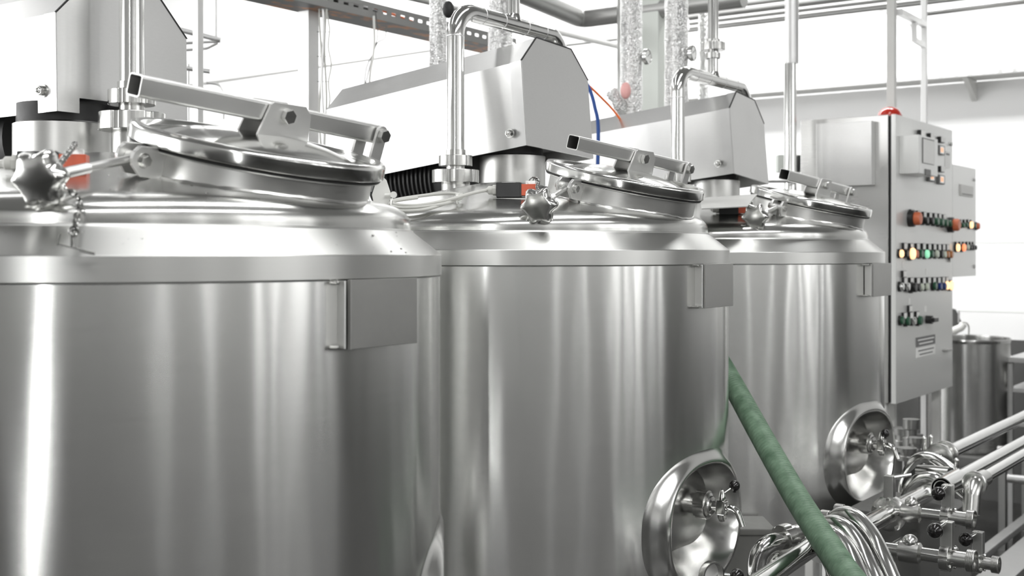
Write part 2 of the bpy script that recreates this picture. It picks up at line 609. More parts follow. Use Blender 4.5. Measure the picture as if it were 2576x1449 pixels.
def tank_body(xc, yc, ztop, s0):
    R = 0.597
    zs = [EYE - .93, EYE - .92]
    z = EYE - .915
    while z < ztop - 0.01:
        zs.append(z)
        z += 0.005 if abs(z - (EYE + NZ)) < 0.22 else 0.04
    zs.append(ztop)
    an = []
    a = -PI
    while a < PI - 1e-6:
        an.append(a)
        a += R_(0.5) if abs(a - s0) < 0.47 else R_(2.5)
    bm = BM()
    rows = []
    for z in zs:
        rows.append([bm.verts.new((xc + R * math.cos(a), yc + R * math.sin(a), z)) for a in an])
    n = len(an)

    def inside(v):
        dx0, dy0 = v.co.x - xc, v.co.y - yc
        dy, dz = (-dx0 * math.sin(s0) + dy0 * math.cos(s0)) / NW, (v.co.z - EYE - NZ) / NH
        return dx0 * math.cos(s0) + dy0 * math.sin(s0) > 0 and (abs(dy) ** 2.4 + abs(dz) ** 2.4) ** (1 / 2.4) < 1.20
    for A, B in zip(rows, rows[1:]):
        for i in range(n):
            q = [A[i], A[(i + 1) % n], B[(i + 1) % n], B[i]]
            if not all(inside(v) for v in q):
                bm.faces.new(q)
    bm.faces.new(rows[0][::-1])
    return bm


def niche(xc, yc, s0):
    """pressed recess with a rolled lip, laid out in rings from its rim to its back"""
    R = 0.5972
    bm = BM()
    N = 128
    rings = []
    for q, kind in [(1.27, 0), (1.24, 0), (1.20, 0), (1.16, 0), (1.12, 0), (1.09, 0), (1.065, 0), (1.045, 0), (1.03, 0), (1.018, 0)] + [(k / 16, 1) for k in range(0, 17)] + [(k / 6, 2) for k in range(1, 6)]:
        row = []
        for k in range(N):
            t = 2 * PI * k / N
            c, sn = math.cos(t), math.sin(t)
            e = 2 / 2.4
            cy, cz = math.copysign(abs(c) ** e, c), math.copysign(abs(sn) ** e, sn)
            low = max(0.0, -cz)
            wall = 0.13 + 0.36 * low ** 2
            if kind == 0:
                qq = q
                w = sstep((1.27 - q) / 0.22)
                y = NW * qq * cy
                xcyl = math.sqrt(max(0, R * R - y * y))
                x = xcyl + (NB + .002 - xcyl) * w
                if q < 1.035:
                    x -= (1.035 - q) * .06
            elif kind == 1:
                qq = 1.01 - wall * q
                x = NB + .0005 - .078 * (0.25 * sstep(q) + 0.75 * q if q < 1 else 1)
            else:
                qq = (1.01 - wall) * (1 - q)
                x = NB + .0005 - .078
            yl = NW * qq * cy
            row.append(bm.verts.new((xc + x * math.cos(s0) - yl * math.sin(s0), yc + x * math.sin(s0) + yl * math.cos(s0), EYE + NZ + NH * qq * cz)))
        rings.append(row)
    xk = NB + .0005 - .078
    cen = bm.verts.new((xc + xk * math.cos(s0), yc + xk * math.sin(s0), EYE + NZ))
    for A, B in zip(rings, rings[1:]):
        for k in range(N):
            bm.faces.new([A[k], A[(k + 1) % N], B[(k + 1) % N], B[k]])
    for k in range(N):
        bm.faces.new([rings[-1][k], rings[-1][(k + 1) % N], cen])
    return bm


def slotted_nut(bm, o, axis, r, h, lobes=6, depth=0.1):
    pts = []
    for k in range(lobes):
        a = 2 * PI * k / lobes
        w = 2 * PI / lobes
        for t in (0.0, 0.12, 0.24, 0.36, 0.48, 0.60, 0.72, 0.78):
            pts.append((r * math.cos(a + w * t), r * math.sin(a + w * t)))
        for t in (0.80, 0.98):
            pts.append((r * (1 - depth) * math.cos(a + w * t), r * (1 - depth) * math.sin(a + w * t)))
    prism(bm, pts, h, frame(o, axis), bev=min(0.0015, r * .03))
    return bm


def star_knob(bm, o, axis, r=0.0455):
    m = frame(o, axis)
    layers = [(0.0, -0.003), (0.35, -0.0025), (0.62, -0.001), (0.80, 0.0005), (0.90, 0.003), (0.97, 0.008), (1.0, 0.014), (0.98, 0.023), (0.90, 0.029), (0.62, 0.032), (0.42, 0.034), (0.38, 0.042), (0.0, 0.042)]
    # local z points from the face towards the rod
    N = 96
    rings = []
    for s, z in layers:
        if s == 0:
            rings.append([bm.verts.new(m @ Vector((0, 0, z)))]); continue
        row = []
        for k in range(N):
            a = 2 * PI * k / N
            c = 0.5 + 0.5 * math.cos(6 * a)
            lob = 1 - 0.23 * (1 - c) ** 0.8 * sstep((s - 0.55) / 0.4)
            row.append(bm.verts.new(m @ Vector((r * s * lob * math.cos(a), r * s * lob * math.sin(a), z))))
        rings.append(row)
    for A, B in zip(rings, rings[1:]):
        for k in range(N):
            j = (k + 1) % N
            f = ([A[0]] if len(A) == 1 else [A[k], A[j]]) + ([B[0]] if len(B) == 1 else [B[j], B[k]])
            bm.faces.new(f)
    return bm


def square_tube(bm, p0, p1, up, w=0.035, wall=0.0022, rad=0.006):
    d = Vector(p1) - Vector(p0)
    m = frame(p0, d, Vector(up).cross(d))

    def sq(h, r):
        out = []
        for cx, cy, a0 in ((1, 1, 0), (-1, 1, 90), (-1, -1, 180), (1, -1, 270)):
            for k in range(5):
                a = R_(a0 + 22.5 * k)
                out.append((cx * (h - r) + r * math.cos(a), cy * (h - r) + r * math.sin(a)))
        return out
    L = d.length
    loops = []
    for pts, z in ((sq(w / 2 - wall, rad - wall), L * 0.9), (sq(w / 2 - wall, rad - wall), 0.0), (sq(w / 2, rad), 0.0), (sq(w / 2, rad), L)):
        loops.append([bm.verts.new(m @ Vector((x, y, z))) for x, y in pts])
    for A, B in zip(loops, loops[1:]):
        for k in range(20):
            bm.faces.new([A[k], A[(k + 1) % 20], B[(k + 1) % 20], B[k]])
    bm.faces.new(loops[0]); bm.faces.new(loops[-1])
    return bm


TANKS = [
    dict(c=(-.730, 2.22), zsh=-.004, seam=-.0405, s0=R_(39), lid=(-.429, 2.060, .1728), ls=1.033, yaw=.35, lr=.2085, kn=(84, 452, 1.64), ps=(876, 1048, 704, 880),
         lab='front stainless steel tank filling the left of the photo, its round hatch nearest the camera'),
    dict(c=(-.0165, 3.304), zsh=.006, seam=-.0285, s0=.0, lid=(.2884, 3.1138, .1849), yaw=-.67, lr=.2075, kn=(1351, 521, 2.74), ps=(1770, 1843, 664, 776),
         lab='middle stainless steel tank of the three, standing between the front tank and the far tank'),
    dict(c=(.704, 4.324), zsh=.001, seam=-.0350, s0=R_(-5), lid=(1.0209, 4.1501, .1745), yaw=.62, lr=.2075, kn=(1896, 547, 3.79), ps=(2194, 2240, 663, 747),
         lab='farthest stainless steel tank of the row, standing next to the grey control cabinet'),
]
for T in TANKS:
    w = Wc(*T['c'], 0)
    xc, yc = w.x, w.y
    zsh = EYE + T['zsh']
    zse = EYE + T['seam']
    t = thing('brewing_tank', T['lab'], 'tank', (xc, yc, 0), 'round stainless steel tanks in a row')
    obj('tank_shell', tank_body(xc, yc, zse - 0.0005, T.get('s1', T['s0'])), 'shell', t)
    obj('tap_niche', niche(xc, yc, T.get('s1', T['s0'])), 'niche', t, ang=28)
    mt = Matrix.Translation((xc, yc, zsh))
    b = BM()
    lathe(b, [(.5985, zse - zsh - .003), (.600, zse - zsh), (.600, -.0012), (.5992, .0004), (.5480, .0408), (.5472, .0440), (.5435, .0450)], mt, 220)
    obj('shoulder_ring', b, 'band', t, ang=20)
    b = BM()
    lathe(b, [(.5430, .038)] + DOME[::-1], mt, 220)
    obj('tank_dome', b, 'dome', t, ang=40)
    b = BM()
    zb = EYE - .915
    lathe(b, [(.30, zb - .12), (.55, zb - .05), (.606, zb - .012), (.606, zb + .012), (.597, zb + .02)], Matrix.Translation((xc, yc, 0)), 96)
    obj('bottom_rim', b, 'collar', t)
    for k in range(4):
        a = PI / 4 + k * PI / 2
        b = BM()
        p = Vector((xc + .45 * math.cos(a), yc + .45 * math.sin(a), 0))
        cyl(b, p + Z3 * .03, p + Z3 * (zb - .06), .03)
        cyl(b, p, p + Z3 * .03, .055)
        obj('tank_leg', b, 'pipe', t)

    # ---- the hatch: everything in the tilted frame of its lid
    nz = Vector((.1949, -.1335, 1)).normalized()
    xx = Vector((1, 0, -.1949)).normalized()
    yy = nz.cross(xx)
    yaw = R_(T['yaw'])
    rz = Matrix.Rotation(yaw, 3, 'Z')
    cols = [rz @ v for v in (xx, yy, nz)]
    cols = [cv(*v) for v in cols]
    LM = Matrix(cols).transposed().to_4x4()
    LM = LM @ Matrix.Scale(T.get('ls', 1.0), 4)
    LM.translation = Wc(*T['lid'])

    def L(x, y, z):
        return LM @ Vector((x, y, z))

    def Ld(x, y, z):
        return (LM.to_3x3() @ Vector((x, y, z))).normalized()
    lr = T['lr']
    b = BM()
    CR = .190
    lathe(b, [(CR - .004, -.17), (CR, -.17), (CR, -.012), (CR - .004, -.012)], LM, 96, closed=True)
    lathe(b, [(CR, -.020), (CR + .010, -.018), (CR + .012, -.014), (CR + .010, -.010), (CR, -.009)], LM, 96)
    col = obj('hatch_collar', b, 'collar', t)
    # weld bead where the collar meets the dome
    pts = []
    for k in range(97):
        a = 2 * PI * k / 96
        p = L(CR * math.cos(a), CR * math.sin(a), 0)
        d = -Ld(0, 0, 1)
        s = 0
        while s < .2:
            q = p + d * s
            if q.z - zsh < dome_z(min(.543, math.hypot(q.x - xc, q.y - yc))):
                break
            s += .001
        q = q + Vector((random.uniform(-1, 1), random.uniform(-1, 1), random.uniform(-1, 1))) * .0004
        pts.append(q)
    b = BM(); sweep(b, pts, lambda i: .0040 + .0007 * math.sin(i * 2.1), 8, cap=False)
    obj('weld_bead', b, 'cast', col)
    # lid
    b = BM()
    lathe(b, [(0, .000), (lr - .008, -.010), (lr - .003, -.011), (lr - .0005, -.0095), (lr, -.007), (lr, .0085), (lr - .001, .0125), (lr - .0035, .0155), (lr - .0065, .0165), (lr - .014, .0165),
              (lr - .0175, .0155), (lr - .022, .009), (lr - .026, .0065), (lr - .044, .0055), (lr - .050, .0065), (lr - .072, .014), (lr - .095, .0205), (lr - .13, .0265), (lr - .17, .030), (0, .031)], LM, 160)
    lid = obj('hatch_lid', b, 'lid', t, ang=30)
    b = BM()
    lathe(b, [(lr - .012, -.0105), (lr - .004, -.0125), (lr - .006, -.016), (lr - .014, -.014)], LM, 96, closed=True)
    obj('lid_gasket', b, 'rubber', lid)
    # bar across the lid
    pL = Vector((-.1526, -.2062, .078)); pR = Vector((.1545, .1783, .054))
    e = (pR - pL).normalized()
    near = Vector((e.y, -e.x, 0)).normalized()
    up = near.cross(e) * -1
    if up.z < 0:
        up = -up
    b = BM(); square_tube(b, L(*pL), L(*(pR + e * .010)), Ld(*up)); bar = obj('clamp_bar', b, 'bar', t, label='square tube bar lying across the hatch lid')
    piv = pL + e * ((pR - pL).length * .555)
    eh = Vector((e.x, e.y, 0)).normalized()
    for sgn in (1, -1):
        b = BM()
        o = piv + near * sgn * .0185
        zz = .024 - o.z
        def bp(h, z):
            return o + eh * h + Vector((0, 0, z))
        mtx = Matrix((Ld(*eh), Ld(0, 0, 1), Ld(*(near * sgn)))).transposed().to_4x4()
        mtx.translation = L(*o)
        pol = [(-.056, zz), (.056, zz + .001), (.054, .004), (.040, .020), (-.030, .0205), (-.036, .016)]
        if sgn < 0:
            pol = [(x - .006, z) for x, z in pol]
        prism(b, pol if sgn > 0 else pol[::-1], .005, mtx, bev=.0007)
        obj('lid_bracket', b, 'lug', lid)
    for sgn in (1, -1):
        b = BM(); hexa(b, L(*(piv + near * .0235 * sgn)), Ld(*(near * sgn)), .023, .011); obj('pivot_bolt', b, 'cast', bar)
    # hinge lugs at the far end
    for sgn in (1, -1):
        o = pR + near * sgn * .0205
        mtx = Matrix((Ld(*eh), Ld(0, 0, 1), Ld(*(near * sgn)))).transposed().to_4x4()
        mtx.translation = L(*o)
        pol = []
        for k in range(9):
            a = PI * k / 8
            pol.append((.0135 * math.cos(a), .004 + .0135 * math.sin(a)))
        pol += [(-.0135 - .006, -.045), (-.030, -.075), (-.040, -.085), (-.040, -.105), (.000, -.105), (.0075, -.045)]
        b = BM(); prism(b, pol if sgn > 0 else pol[::-1], .006, mtx, bev=.001)
        obj('hinge_lug', b, 'lug', t)
    for sgn in (1, -1):
        b = BM(); hexa(b, L(*(pR + near * .0265 * sgn)), Ld(*(near * sgn)), .022, .011); obj('hinge_bolt', b, 'cast', bar)
    # clevis ears and the swing bolt with its star knob
    qv = Vector((.85, -.527, 0)); rv = Vector((-.527, -.85, 0))
    hc = Vector((-.1206, -.1943, -.0313)) - qv * .028
    for sgn in (1, -1):
        o = hc + qv * sgn * .013
        mtx = Matrix((Ld(*rv), Ld(0, 0, 1), Ld(*(qv * sgn)))).transposed().to_4x4()
        mtx.translation = L(*o)
        r0 = -(hc.dot(rv) - CR) - .004
        pol = [(r0, -.030), (r0, .022), (.010, .022)] + [(.004 + .018 * math.cos(a), .002 + .020 * math.sin(a)) for a in (1.2, .6, 0, -.6, -1.2)] + [(.002, -.026)]
        b = BM(); prism(b, pol[::-1] if sgn > 0 else pol, .008, mtx, bev=.0015)
        obj('hinge_ear', b, 'lug', t)
    hw = L(*hc)
    kv = Py(*T['kn']) - hw
    kd = kv.normalized()
    sb = BM()
    cyl(sb, hw + Ld(*qv) * -.013, hw + Ld(*qv) * .013, .0105)
    cyl(sb, hw, hw + kv * .55, .0068)
    ring_n = 0
    prof = [(0, 0)]
    L2 = kv.length * .45
    for k in range(int(L2 / .0022)):
        prof += [(.0082, k * .0022), (.0074, k * .0022 + .0011)]
    prof += [(0, L2)]
    lathe(sb, prof, frame(hw + kv * .5, kd), 20)
    sw = obj('swing_bolt', sb, 'bar', t)
    b = BM(); star_knob(b, hw + kv, -kd, .0425 if T is TANKS[0] else .0455)
    lathe(b, [(.0, .040), (.017, .040), (.019, .044), (.017, .050), (.014, .052), (0, .053)], frame(hw + kv, -kd), 32)
    obj('star_knob', b, 'knob', sw, label='six lobed polished metal star knob')
    for sgn in (1, -1):
        qd = Ld(*qv) * sgn
        b = BM(); hexa(b, hw + qd * .021, qd, .016, .010); cyl(b, hw + qd * .0205, hw + qd * .023, .012); obj('ear_bolt', b, 'cast', sw)

    # ---- plate holder
    ul, ur, vt, vb = T['ps']
    p0 = Pt(ul, vt, xc + .617); p1 = Pt(ur, vt, xc + .612)
    hh = p0.z - Pt(ul, vb, xc + .617).z
    p1.z = p0.z
    pw = (p1 - p0).length
    e2 = (p1 - p0).normalized(); nn = Vector((e2.y, -e2.x, 0))
    mtx = Matrix((e2, -Z3, nn)).transposed().to_4x4(); mtx.translation = p0
    b = BM()
    box(b, (pw / 2, hh / 2, 0), (pw, hh, .003), mtx, .0008)
    box(b, (.003, hh / 2, .003), (.006, hh, .004), mtx, .0008)
    pl = obj('plate_holder', b, 'plate', t)
    b = BM()
    box(b, (-.007, hh / 2, -.010), (.003, hh - .003, .026), mtx @ Matrix.Rotation(-.35, 4, 'Y'), .0006)
    obj('holder_flange', b, 'bar', pl)
    for zz in (.004, hh - .004):
        b = BM(); box(b, (-.013, zz, -.020), (.006, .006, .026), mtx, .0015); obj('flange_weld', b, 'cast', pl)

    # ---- sampling tap inside the niche
    base = Vector((xc + .524, yc + (.072 if T is not TANKS[0] else -.06), EYE - (.632 if T is not TANKS[0] else .68)))
    tap = BM()
    cyl(tap, base, base + X3 * .03, .026)
    slotted_nut(tap, base + X3 * .018, X3, .036, .030, 6, .07)
    lathe(tap, [(.030, 0), (.030, .004), (.024, .006), (.022, .010), (.012, .012), (.010, .024), (0, .024)], frame(base + X3 * .048, X3), 32)
    tp = obj('sampling_tap', tap, 'cast', t)
    vb = base + X3 * .084
    b = BM()
    box(b, tuple(vb - Z3 * .002), (.026, .024, .036), bev=.004)
    cyl(b, vb - Z3 * .03, vb - Z3 * .018, .011); hexa(b, vb - Z3 * .036, Z3, .014, .008)
    lathe(b, [(.010, 0), (.010, .006), (.0085, .014), (.004, .026), (0, .028)], frame(vb + Z3 * .016, Z3), 20)
    obj('valve_body', b, 'polish', tp)
    b = BM()
    sweep(b, fillet([vb + Z3 * .0, vb + X3 * .038 + Z3 * .002, vb + X3 * .056 - Z3 * .042], .03, 10), .0075, 16)
    cyl(b, vb + X3 * .010, vb + X3 * .016, .0095)
    obj('spout', b, 'polish', tp)
    kb = vb + Vector((.020, .030, .0)) + Z3 * .050 if T is not TANKS[2] else vb + Vector((.018, -.012, .040))
    b = BM(); cyl(b, vb + Z3 * .030, kb, .0022); lv = obj('tap_lever', b, 'polish', tp)
    b = BM(); sphere(b, kb, .0135); cyl(b, kb - Z3 * .0165, kb - Z3 * .009, .004)
    obj('ball_knob', b, 'ball', tp)
    for o_ in [tp] + list(tp.children):
        if T['s0']:
            o_.data.transform(Matrix.Rotation(T['s0'], 4, 'Z'))
    T['xc'], T['yc'], T['L'], T['hw'], T['kv'] = xc, yc, L, hw, kv

# ================================================================ MOTOR HOUSINGS
HOODS = [
    dict(yB=2.42, B=(146, 279), A=(143, 31), C=(205, -30), D=(363, -60), E=(468, 98), F=None, tilt=0.0, L=.62, neck=(159, 2.55, .100), zn=.10,
         bolt=[(112, 229)], lab='large folded steel motor housing above the front tank, at the top left corner', notch=True),
    dict(yB=3.38, B=(1326, 365), A=(1313, 152), C=(1350, 96), D=(1436, 125), E=(1479, 203), F=(1493, 399), tilt=6.6, L=.745, neck=(1289.5, 3.60, .0975), zn=.12,
         bolt=[(1284, 336)], lab='folded steel motor housing above the middle tank, its flat end towards the camera', notch=False),
    dict(yB=4.45, B=(1847, 436), A=(1836, 272), C=(1853, 232), D=(1898, 253), E=(1922, 312), F=(1934, 463), tilt=6.0, L=.72, neck=(1797, 4.66, .0965), zn=.12,
         bolt=[(1806, 412)], lab='folded steel motor housing above the farthest tank, behind the second overhead pipe', notch=False),
]
for H, T in zip(HOODS, TANKS):
    Bp = Py(*H['B'], H['yB'])
    xf = Bp.x
    P = {}
    for k in 'ACDEF':
        if H[k]:
            P[k] = Pt(*H[k], xf)
    if not H['F']:
        P['F'] = Vector((xf, P['E'].y + .004, Bp.z - .005))
    P['B'] = Bp
    t = thing('motor_housing', H['lab'], 'motor housing', (xf - .3, (Bp.y + P['F'].y) / 2, Bp.z - H['zn']), 'steel motor housings on the tanks')
    sl = math.tan(R_(H['tilt']))
    D = Vector((-1, 0, -sl))
    order = [P[k] for k in 'BACDEF']
    cen = sum(order, Vector()) / 6

    def inset(p, d):
        v = p - cen
        return p - v.normalized() * d

    def extr(bm, poly, x0, x1):
        lo = [bm.verts.new(p + D * x0) for p in poly]
        hi = [bm.verts.new(p + D * x1) for p in poly]
        n = len(poly)
        bm.faces.new(lo[::-1]); bm.faces.new(hi)
        for i in range(n):
            bm.faces.new([lo[i], lo[(i + 1) % n], hi[(i + 1) % n], hi[i]])
    inner = [inset(p, .006) for p in order]
    inner[0].z = order[0].z; inner[-1].z = order[-1].z
    b = BM(); extr(b, order + inner[::-1], .036, H['L'])
    obj('housing_shell', b, 'sheet', t, ang=15)
    # end cover with a folded edge
    outer = [inset(p, -.0025) for p in order]
    outer[0].z = order[0].z; outer[-1].z = order[-1].z
    inn2 = [inset(p, .004) for p in order]
    inn2[0].z = order[0].z; inn2[-1].z = order[-1].z
    b = BM(); extr(b, outer + inn2[::-1], .002, .040)
    obj('cover_rim', b, 'galv', t, ang=15)
    face = [p.copy() for p in order]
    if H['notch']:
        y0 = Pt(200, 286, xf).y; y1 = Pt(330, 286, xf).y
        zb, zt = Bp.z, Pt(203, 247, xf).z
        face = face + [Vector((xf, y1, zb - .002)), Vector((xf, y1, zt)), Vector((xf, y0, zt)), Vector((xf, y0, zb))]
    b = BM(); extr(b, face, 0, .004)
    obj('end_cover', b, 'sheet', t, ang=15)
    b = BM()
    g = [inset(p, -.004) for p in order[1:5]]; gi = [inset(p, -.0005) for p in order[1:5]]
    extr(b, g + gi[::-1], -.001, .003)
    obj('cover_gasket', b, 'rubber', t, ang=15)
    # rear panel
    b = BM(); extr(b, order, H['L'] - .004, H['L'])
    obj('rear_panel', b, 'sheet', t, ang=15)
    for q in H['bolt']:
        # on the side face, plane through A and B running back
        pb = Py(*q, H['yB'] + .05)
        pb.y = (P['A'].y + Bp.y) / 2 - .0005
        dd = (Py(*q, 1) - Vector((0, 0, EYE)))
        s = pb.y / dd.y
        pb = Vector((0, 0, EYE)) + dd * s
        b = BM(); hexa(b, pb, -Y3, .017, .014); cyl(b, pb, pb - Y3 * .004, .013); sphere(b, pb - Y3 * .014, .006, 16)
        obj('cover_bolt', b, 'polish', t)
    # dark drive unit inside and the round neck on the tank
    ym = (Bp.y + P['F'].y) / 2
    w_ = P['F'].y - Bp.y
    b = BM()
    box(b, (xf - .33, ym, Bp.z + .075 - .33 * sl), (.50, w_ * .85, .06))
    m0 = Vector((xf - .30, ym + .02, Bp.z - .03 - .3 * sl))
    cyl(b, m0, m0 - X3 * .36, w_ * .36, 40)
    for k in range(14):
        c0 = m0 - X3 * (.10 + k * .017)
        cyl(b, c0, c0 - X3 * .006, w_ * .385, 40)
    obj('drive_motor', b, 'dark', t)
    u, yn, rn = H['neck']
    nc = Wc((u - 1288) / FPX * yn, yn, 0)
    rr = math.hypot(nc.x - T['xc'], nc.y - T['yc'])
    zl = EYE + T['zsh'] + dome_z(min(.54, rr)) - .05
    b = BM()
    zt = Bp.z - .004
    lathe(b, [(rn, zl), (rn, zt - .012), (rn - .004, zt - .010), (rn - .02, zt + .0)], Matrix.Translation((nc.x, nc.y, 0)), 72)
    nk = obj('drive_neck', b, 'collar', t)
    b = BM()
    cyl(b, Vector((nc.x, nc.y, zt - .010)), Vector((nc.x, nc.y, zt + .03)), rn * .93, 48)
    obj('neck_flange', b, 'dark', nk)

# ================================================================ OVERHEAD CLEANING PIPES
PIPES = [
    dict(u=331.5, y=2.45, r=.0245, v1=307, v2=246, top=None, lab='upright steel pipe with two slotted union nuts on the front tank', low=352),
    dict(u=1146, y=3.40, r=.0245, v1=444, v2=405, top=23, end=(1411, 3.84), tee=1291, lab='bent overhead steel pipe rising from the middle tank over its motor housing', low=480),
    dict(u=1705, y=4.34, r=.0245, v1=478, v2=448, top=178, end=(1876, 4.80), tee=1794, lab='bent overhead steel pipe rising behind the middle hatch over the far motor housing', low=510),
]
for Q, T in zip(PIPES, TANKS):
    b0 = Py(Q['u'], Q['low'], Q['y'])
    t = thing('overhead_pipe', Q['lab'], 'pipe', b0 - Z3 * .02, 'overhead cleaning pipes')
    def at(v):
        return Py(Q['u'], v, Q['y'])
    if Q['top'] is None:
        top = at(-700)
        top.z = 4.59
        b = BM(); cyl(b, at(Q['v2'] - 22), top, Q['r'], 40); obj('pipe_run', b, 'pipe', t)
    else:
        top = at(Q['top'])
        eu, ey = Q['end']
        hor = Py(eu, 0, ey); hor.z = top.z
        hor = Vector((top.x + (hor.x - top.x) * 1.0, hor.y, top.z))
        dn = hor.copy(); dn.z = EYE + .42
        b = BM(); sweep(b, fillet([at(Q['v2'] - 12), top, hor, dn], .075, 14), Q['r'], 36); obj('pipe_run', b, 'pipe', t, ang=60)
        k = (Q['tee'] - 1288) / FPX
        s = 0
        for i in range(400):
            p = top.lerp(hor, i / 400)
            du = (p.x * CS + p.y * SN) / cam_depth(p)
            if du >= k:
                break
        b = BM(); cyl(b, p, Vector((p.x, p.y, 4.59)), Q['r'] * .8, 32)
        lathe(b, [(Q['r'] * 1.0, .010), (Q['r'] * .92, .022), (Q['r'] * .8, .030)], frame(p, Z3), 32)
        te = obj('branch_pipe', b, 'pipe', t)
        for f in (.22, .40, .62, .80):
            b = BM(); c = top.lerp(hor, f); dr = (hor - top).normalized()
            lathe(b, [(Q['r'] - .0005, -.003), (Q['r'] + .0008, -.001), (Q['r'] + .0008, .001), (Q['r'] - .0005, .003)], frame(c, dr), 36)
            obj('weld_seam', b, 'galv', t)
        b = BM(); c = at(Q['top'] + 68)
        lathe(b, [(Q['r'] - .0005, -.003), (Q['r'] + .0008, -.001), (Q['r'] + .0008, .001), (Q['r'] - .0005, .003)], frame(c, Z3), 36)
        obj('weld_seam', b, 'galv', t)
        if Q['tee'] > 1500:
            b = BM(); c = p + Z3 * .11; slotted_nut(b, c, Z3, .046, .030)
            lathe(b, [(.024, 0), (.028, 0), (.028, .02), (.024, .02)], frame(c - Z3 * .03, Z3), 32, closed=True)
            lathe(b, [(.024, 0), (.026, 0), (.026, .012), (.024, .012)], frame(c + Z3 * .03, Z3), 32, closed=True)
            obj('union_nut', b, 'cast', te)
    c = at(Q['v2']); b = BM(); slotted_nut(b, c - Z3 * .015, Z3, .047, .030, 6, .08)
    lathe(b, [(.0246, 0), (.028, 0), (.028, .016), (.0246, .016)], frame(c + Z3 * .015, Z3), 32, closed=True)
    obj('union_nut', b, 'cast', t)
    c = at(Q['v1']); b = BM(); slotted_nut(b, c - Z3 * .018, Z3, .0655, .036, 6, .07); obj('union_nut', b, 'cast', t)
    b = BM(); lathe(b, [(.040, b0.z - .03), (.040, at(Q['v1']).z - .018), (.030, at(Q['v1']).z + .016), (.0255, at(Q['v1']).z + .020), (.0255, at(Q['v2']).z)], Matrix.Translation((b0.x, b0.y, 0)), 48)
    obj('base_socket', b, 'cast', t)

# ================================================================ LID SWITCHES, CABLE, CHAINS
CX = Vector((CS, SN, 0)); CYv = Vector((-SN, CS, 0))     # across and along the view


def cbox(b, c, s, rot=0.0, bev=.0012):
    """box whose width runs across the view"""
    m = Matrix.Translation(c) @ Matrix.Rotation(math.atan2(SN, CS) + rot, 4, 'Z')
    return box(b, (0, 0, 0), s, m, bev)


SW = [
    dict(p=(186, 412), y=1.90, lab='red and black safety switch behind the star knob of the front tank', rot=0.15),
    dict(p=(1333, 478), y=2.98, lab='red and black safety switch with a cable gland on the middle tank', rot=-0.1),
    dict(p=(1872, 526), y=3.98, lab='red and black safety switch beside the far tank hatch', rot=-0.1),
]
for S, T in zip(SW, TANKS):
    c = Py(*S['p'], S['y'])
    m = Matrix.Rotation(S['rot'], 3, 'Z')
    ax = m @ CX
    t = thing('safety_switch', S['lab'], 'switch', c - Z3 * .03, 'safety switches of the hatches')
    b = BM(); cbox(b, c, (.042, .030, .028), S['rot']); box(b, (0, 0, 0), (.0, .0, .0)) if False else None
    obj('switch_head', b, 'red', t)
    b = BM(); cbox(b, c - ax * .0515, (.061, .032, .036), S['rot'], .0016); cbox(b, c - ax * .0215, (.004, .033, .034), S['rot'], .0005)
    bd = obj('switch_body', b, 'black', t)
    b = BM(); cbox(b, c - ax * .052 + Z3 * .0185, (.034, .018, .001), S['rot'], 0); obj('body_label', b, 'paper', bd)
    b = BM(); hexa(b, c - ax * .082, -ax, .024, .010); lathe(b, [(.0105, 0), (.0105, .010), (.006, .014), (.005, .017), (0, .017)], frame(c - ax * .092, -ax), 24)
    obj('cable_gland', b, 'cable', t)
    b = BM(); cbox(b, c - ax * .04 - Z3 * .0215, (.115, .036, .003), S['rot'], .0006); cbox(b, c - ax * .04 - Z3 * .031 - CYv * .017, (.115, .003, .020), S['rot'], .0006)
    obj('switch_bracket', b, 'plate', t)
    # key slot with its short metal tongue
    b = BM(); cbox(b, c + Z3 * .018 + ax * .002, (.026, .012, .010), S['rot'], .0015); cyl(b, c + Z3 * .016 - CYv * .008 - ax * .008, c + Z3 * .016 - CYv * .014 - ax * .008, .003)
    obj('actuator_key', b, 'bar', t)
    b = BM()
    for k in (-.012, .012):
        cyl(b, c - ax * (.03 + k) + Z3 * .012 - CYv * .0165, c - ax * (.03 + k) + Z3 * .012 - CYv * .0185, .003)
    S['c'] = c; S['ax'] = ax
    b.free()


def chain(name, pts, label, step=.0105, r=.0014, group=None, key=None):
    P = smooth_path(pts, 12)
    d = [0]
    for a, c in zip(P, P[1:]):
        d.append(d[-1] + (c - a).length)

    def at(s):
        for i in range(len(P) - 1):
            if d[i + 1] >= s:
                return P[i].lerp(P[i + 1], (s - d[i]) / max(1e-9, d[i + 1] - d[i])), (P[i + 1] - P[i]).normalized()
        return P[-1], (P[-1] - P[-2]).normalized()
    t = thing(name, label, 'chain', P[-1], group)
    n = int(d[-1] / step)
    for k in range(n):
        p, tg = at((k + .5) * step)
        x = tg.orthogonal().normalized()
        x = Matrix.Rotation(k * PI / 2 + .4, 3, tg) @ x
        b = BM()
        lp = []
        for q in range(17):
            a = 2 * PI * q / 16
            lp.append(p + tg * (.0078 * math.cos(a)) + x * (.0038 * math.sin(a)))
        sweep(b, lp, r, 6, cap=False)
        obj('chain_link', b, 'chain', t)
    if key:
        b = BM(); key(b); obj('key_plate', b, 'chain', t)
    return t


T = TANKS[0]
c0 = SW[0]['c'] + Z3 * .024
rod = T['hw'] + T['kv'] * .76
kp = Py(186, 604, 1.605)


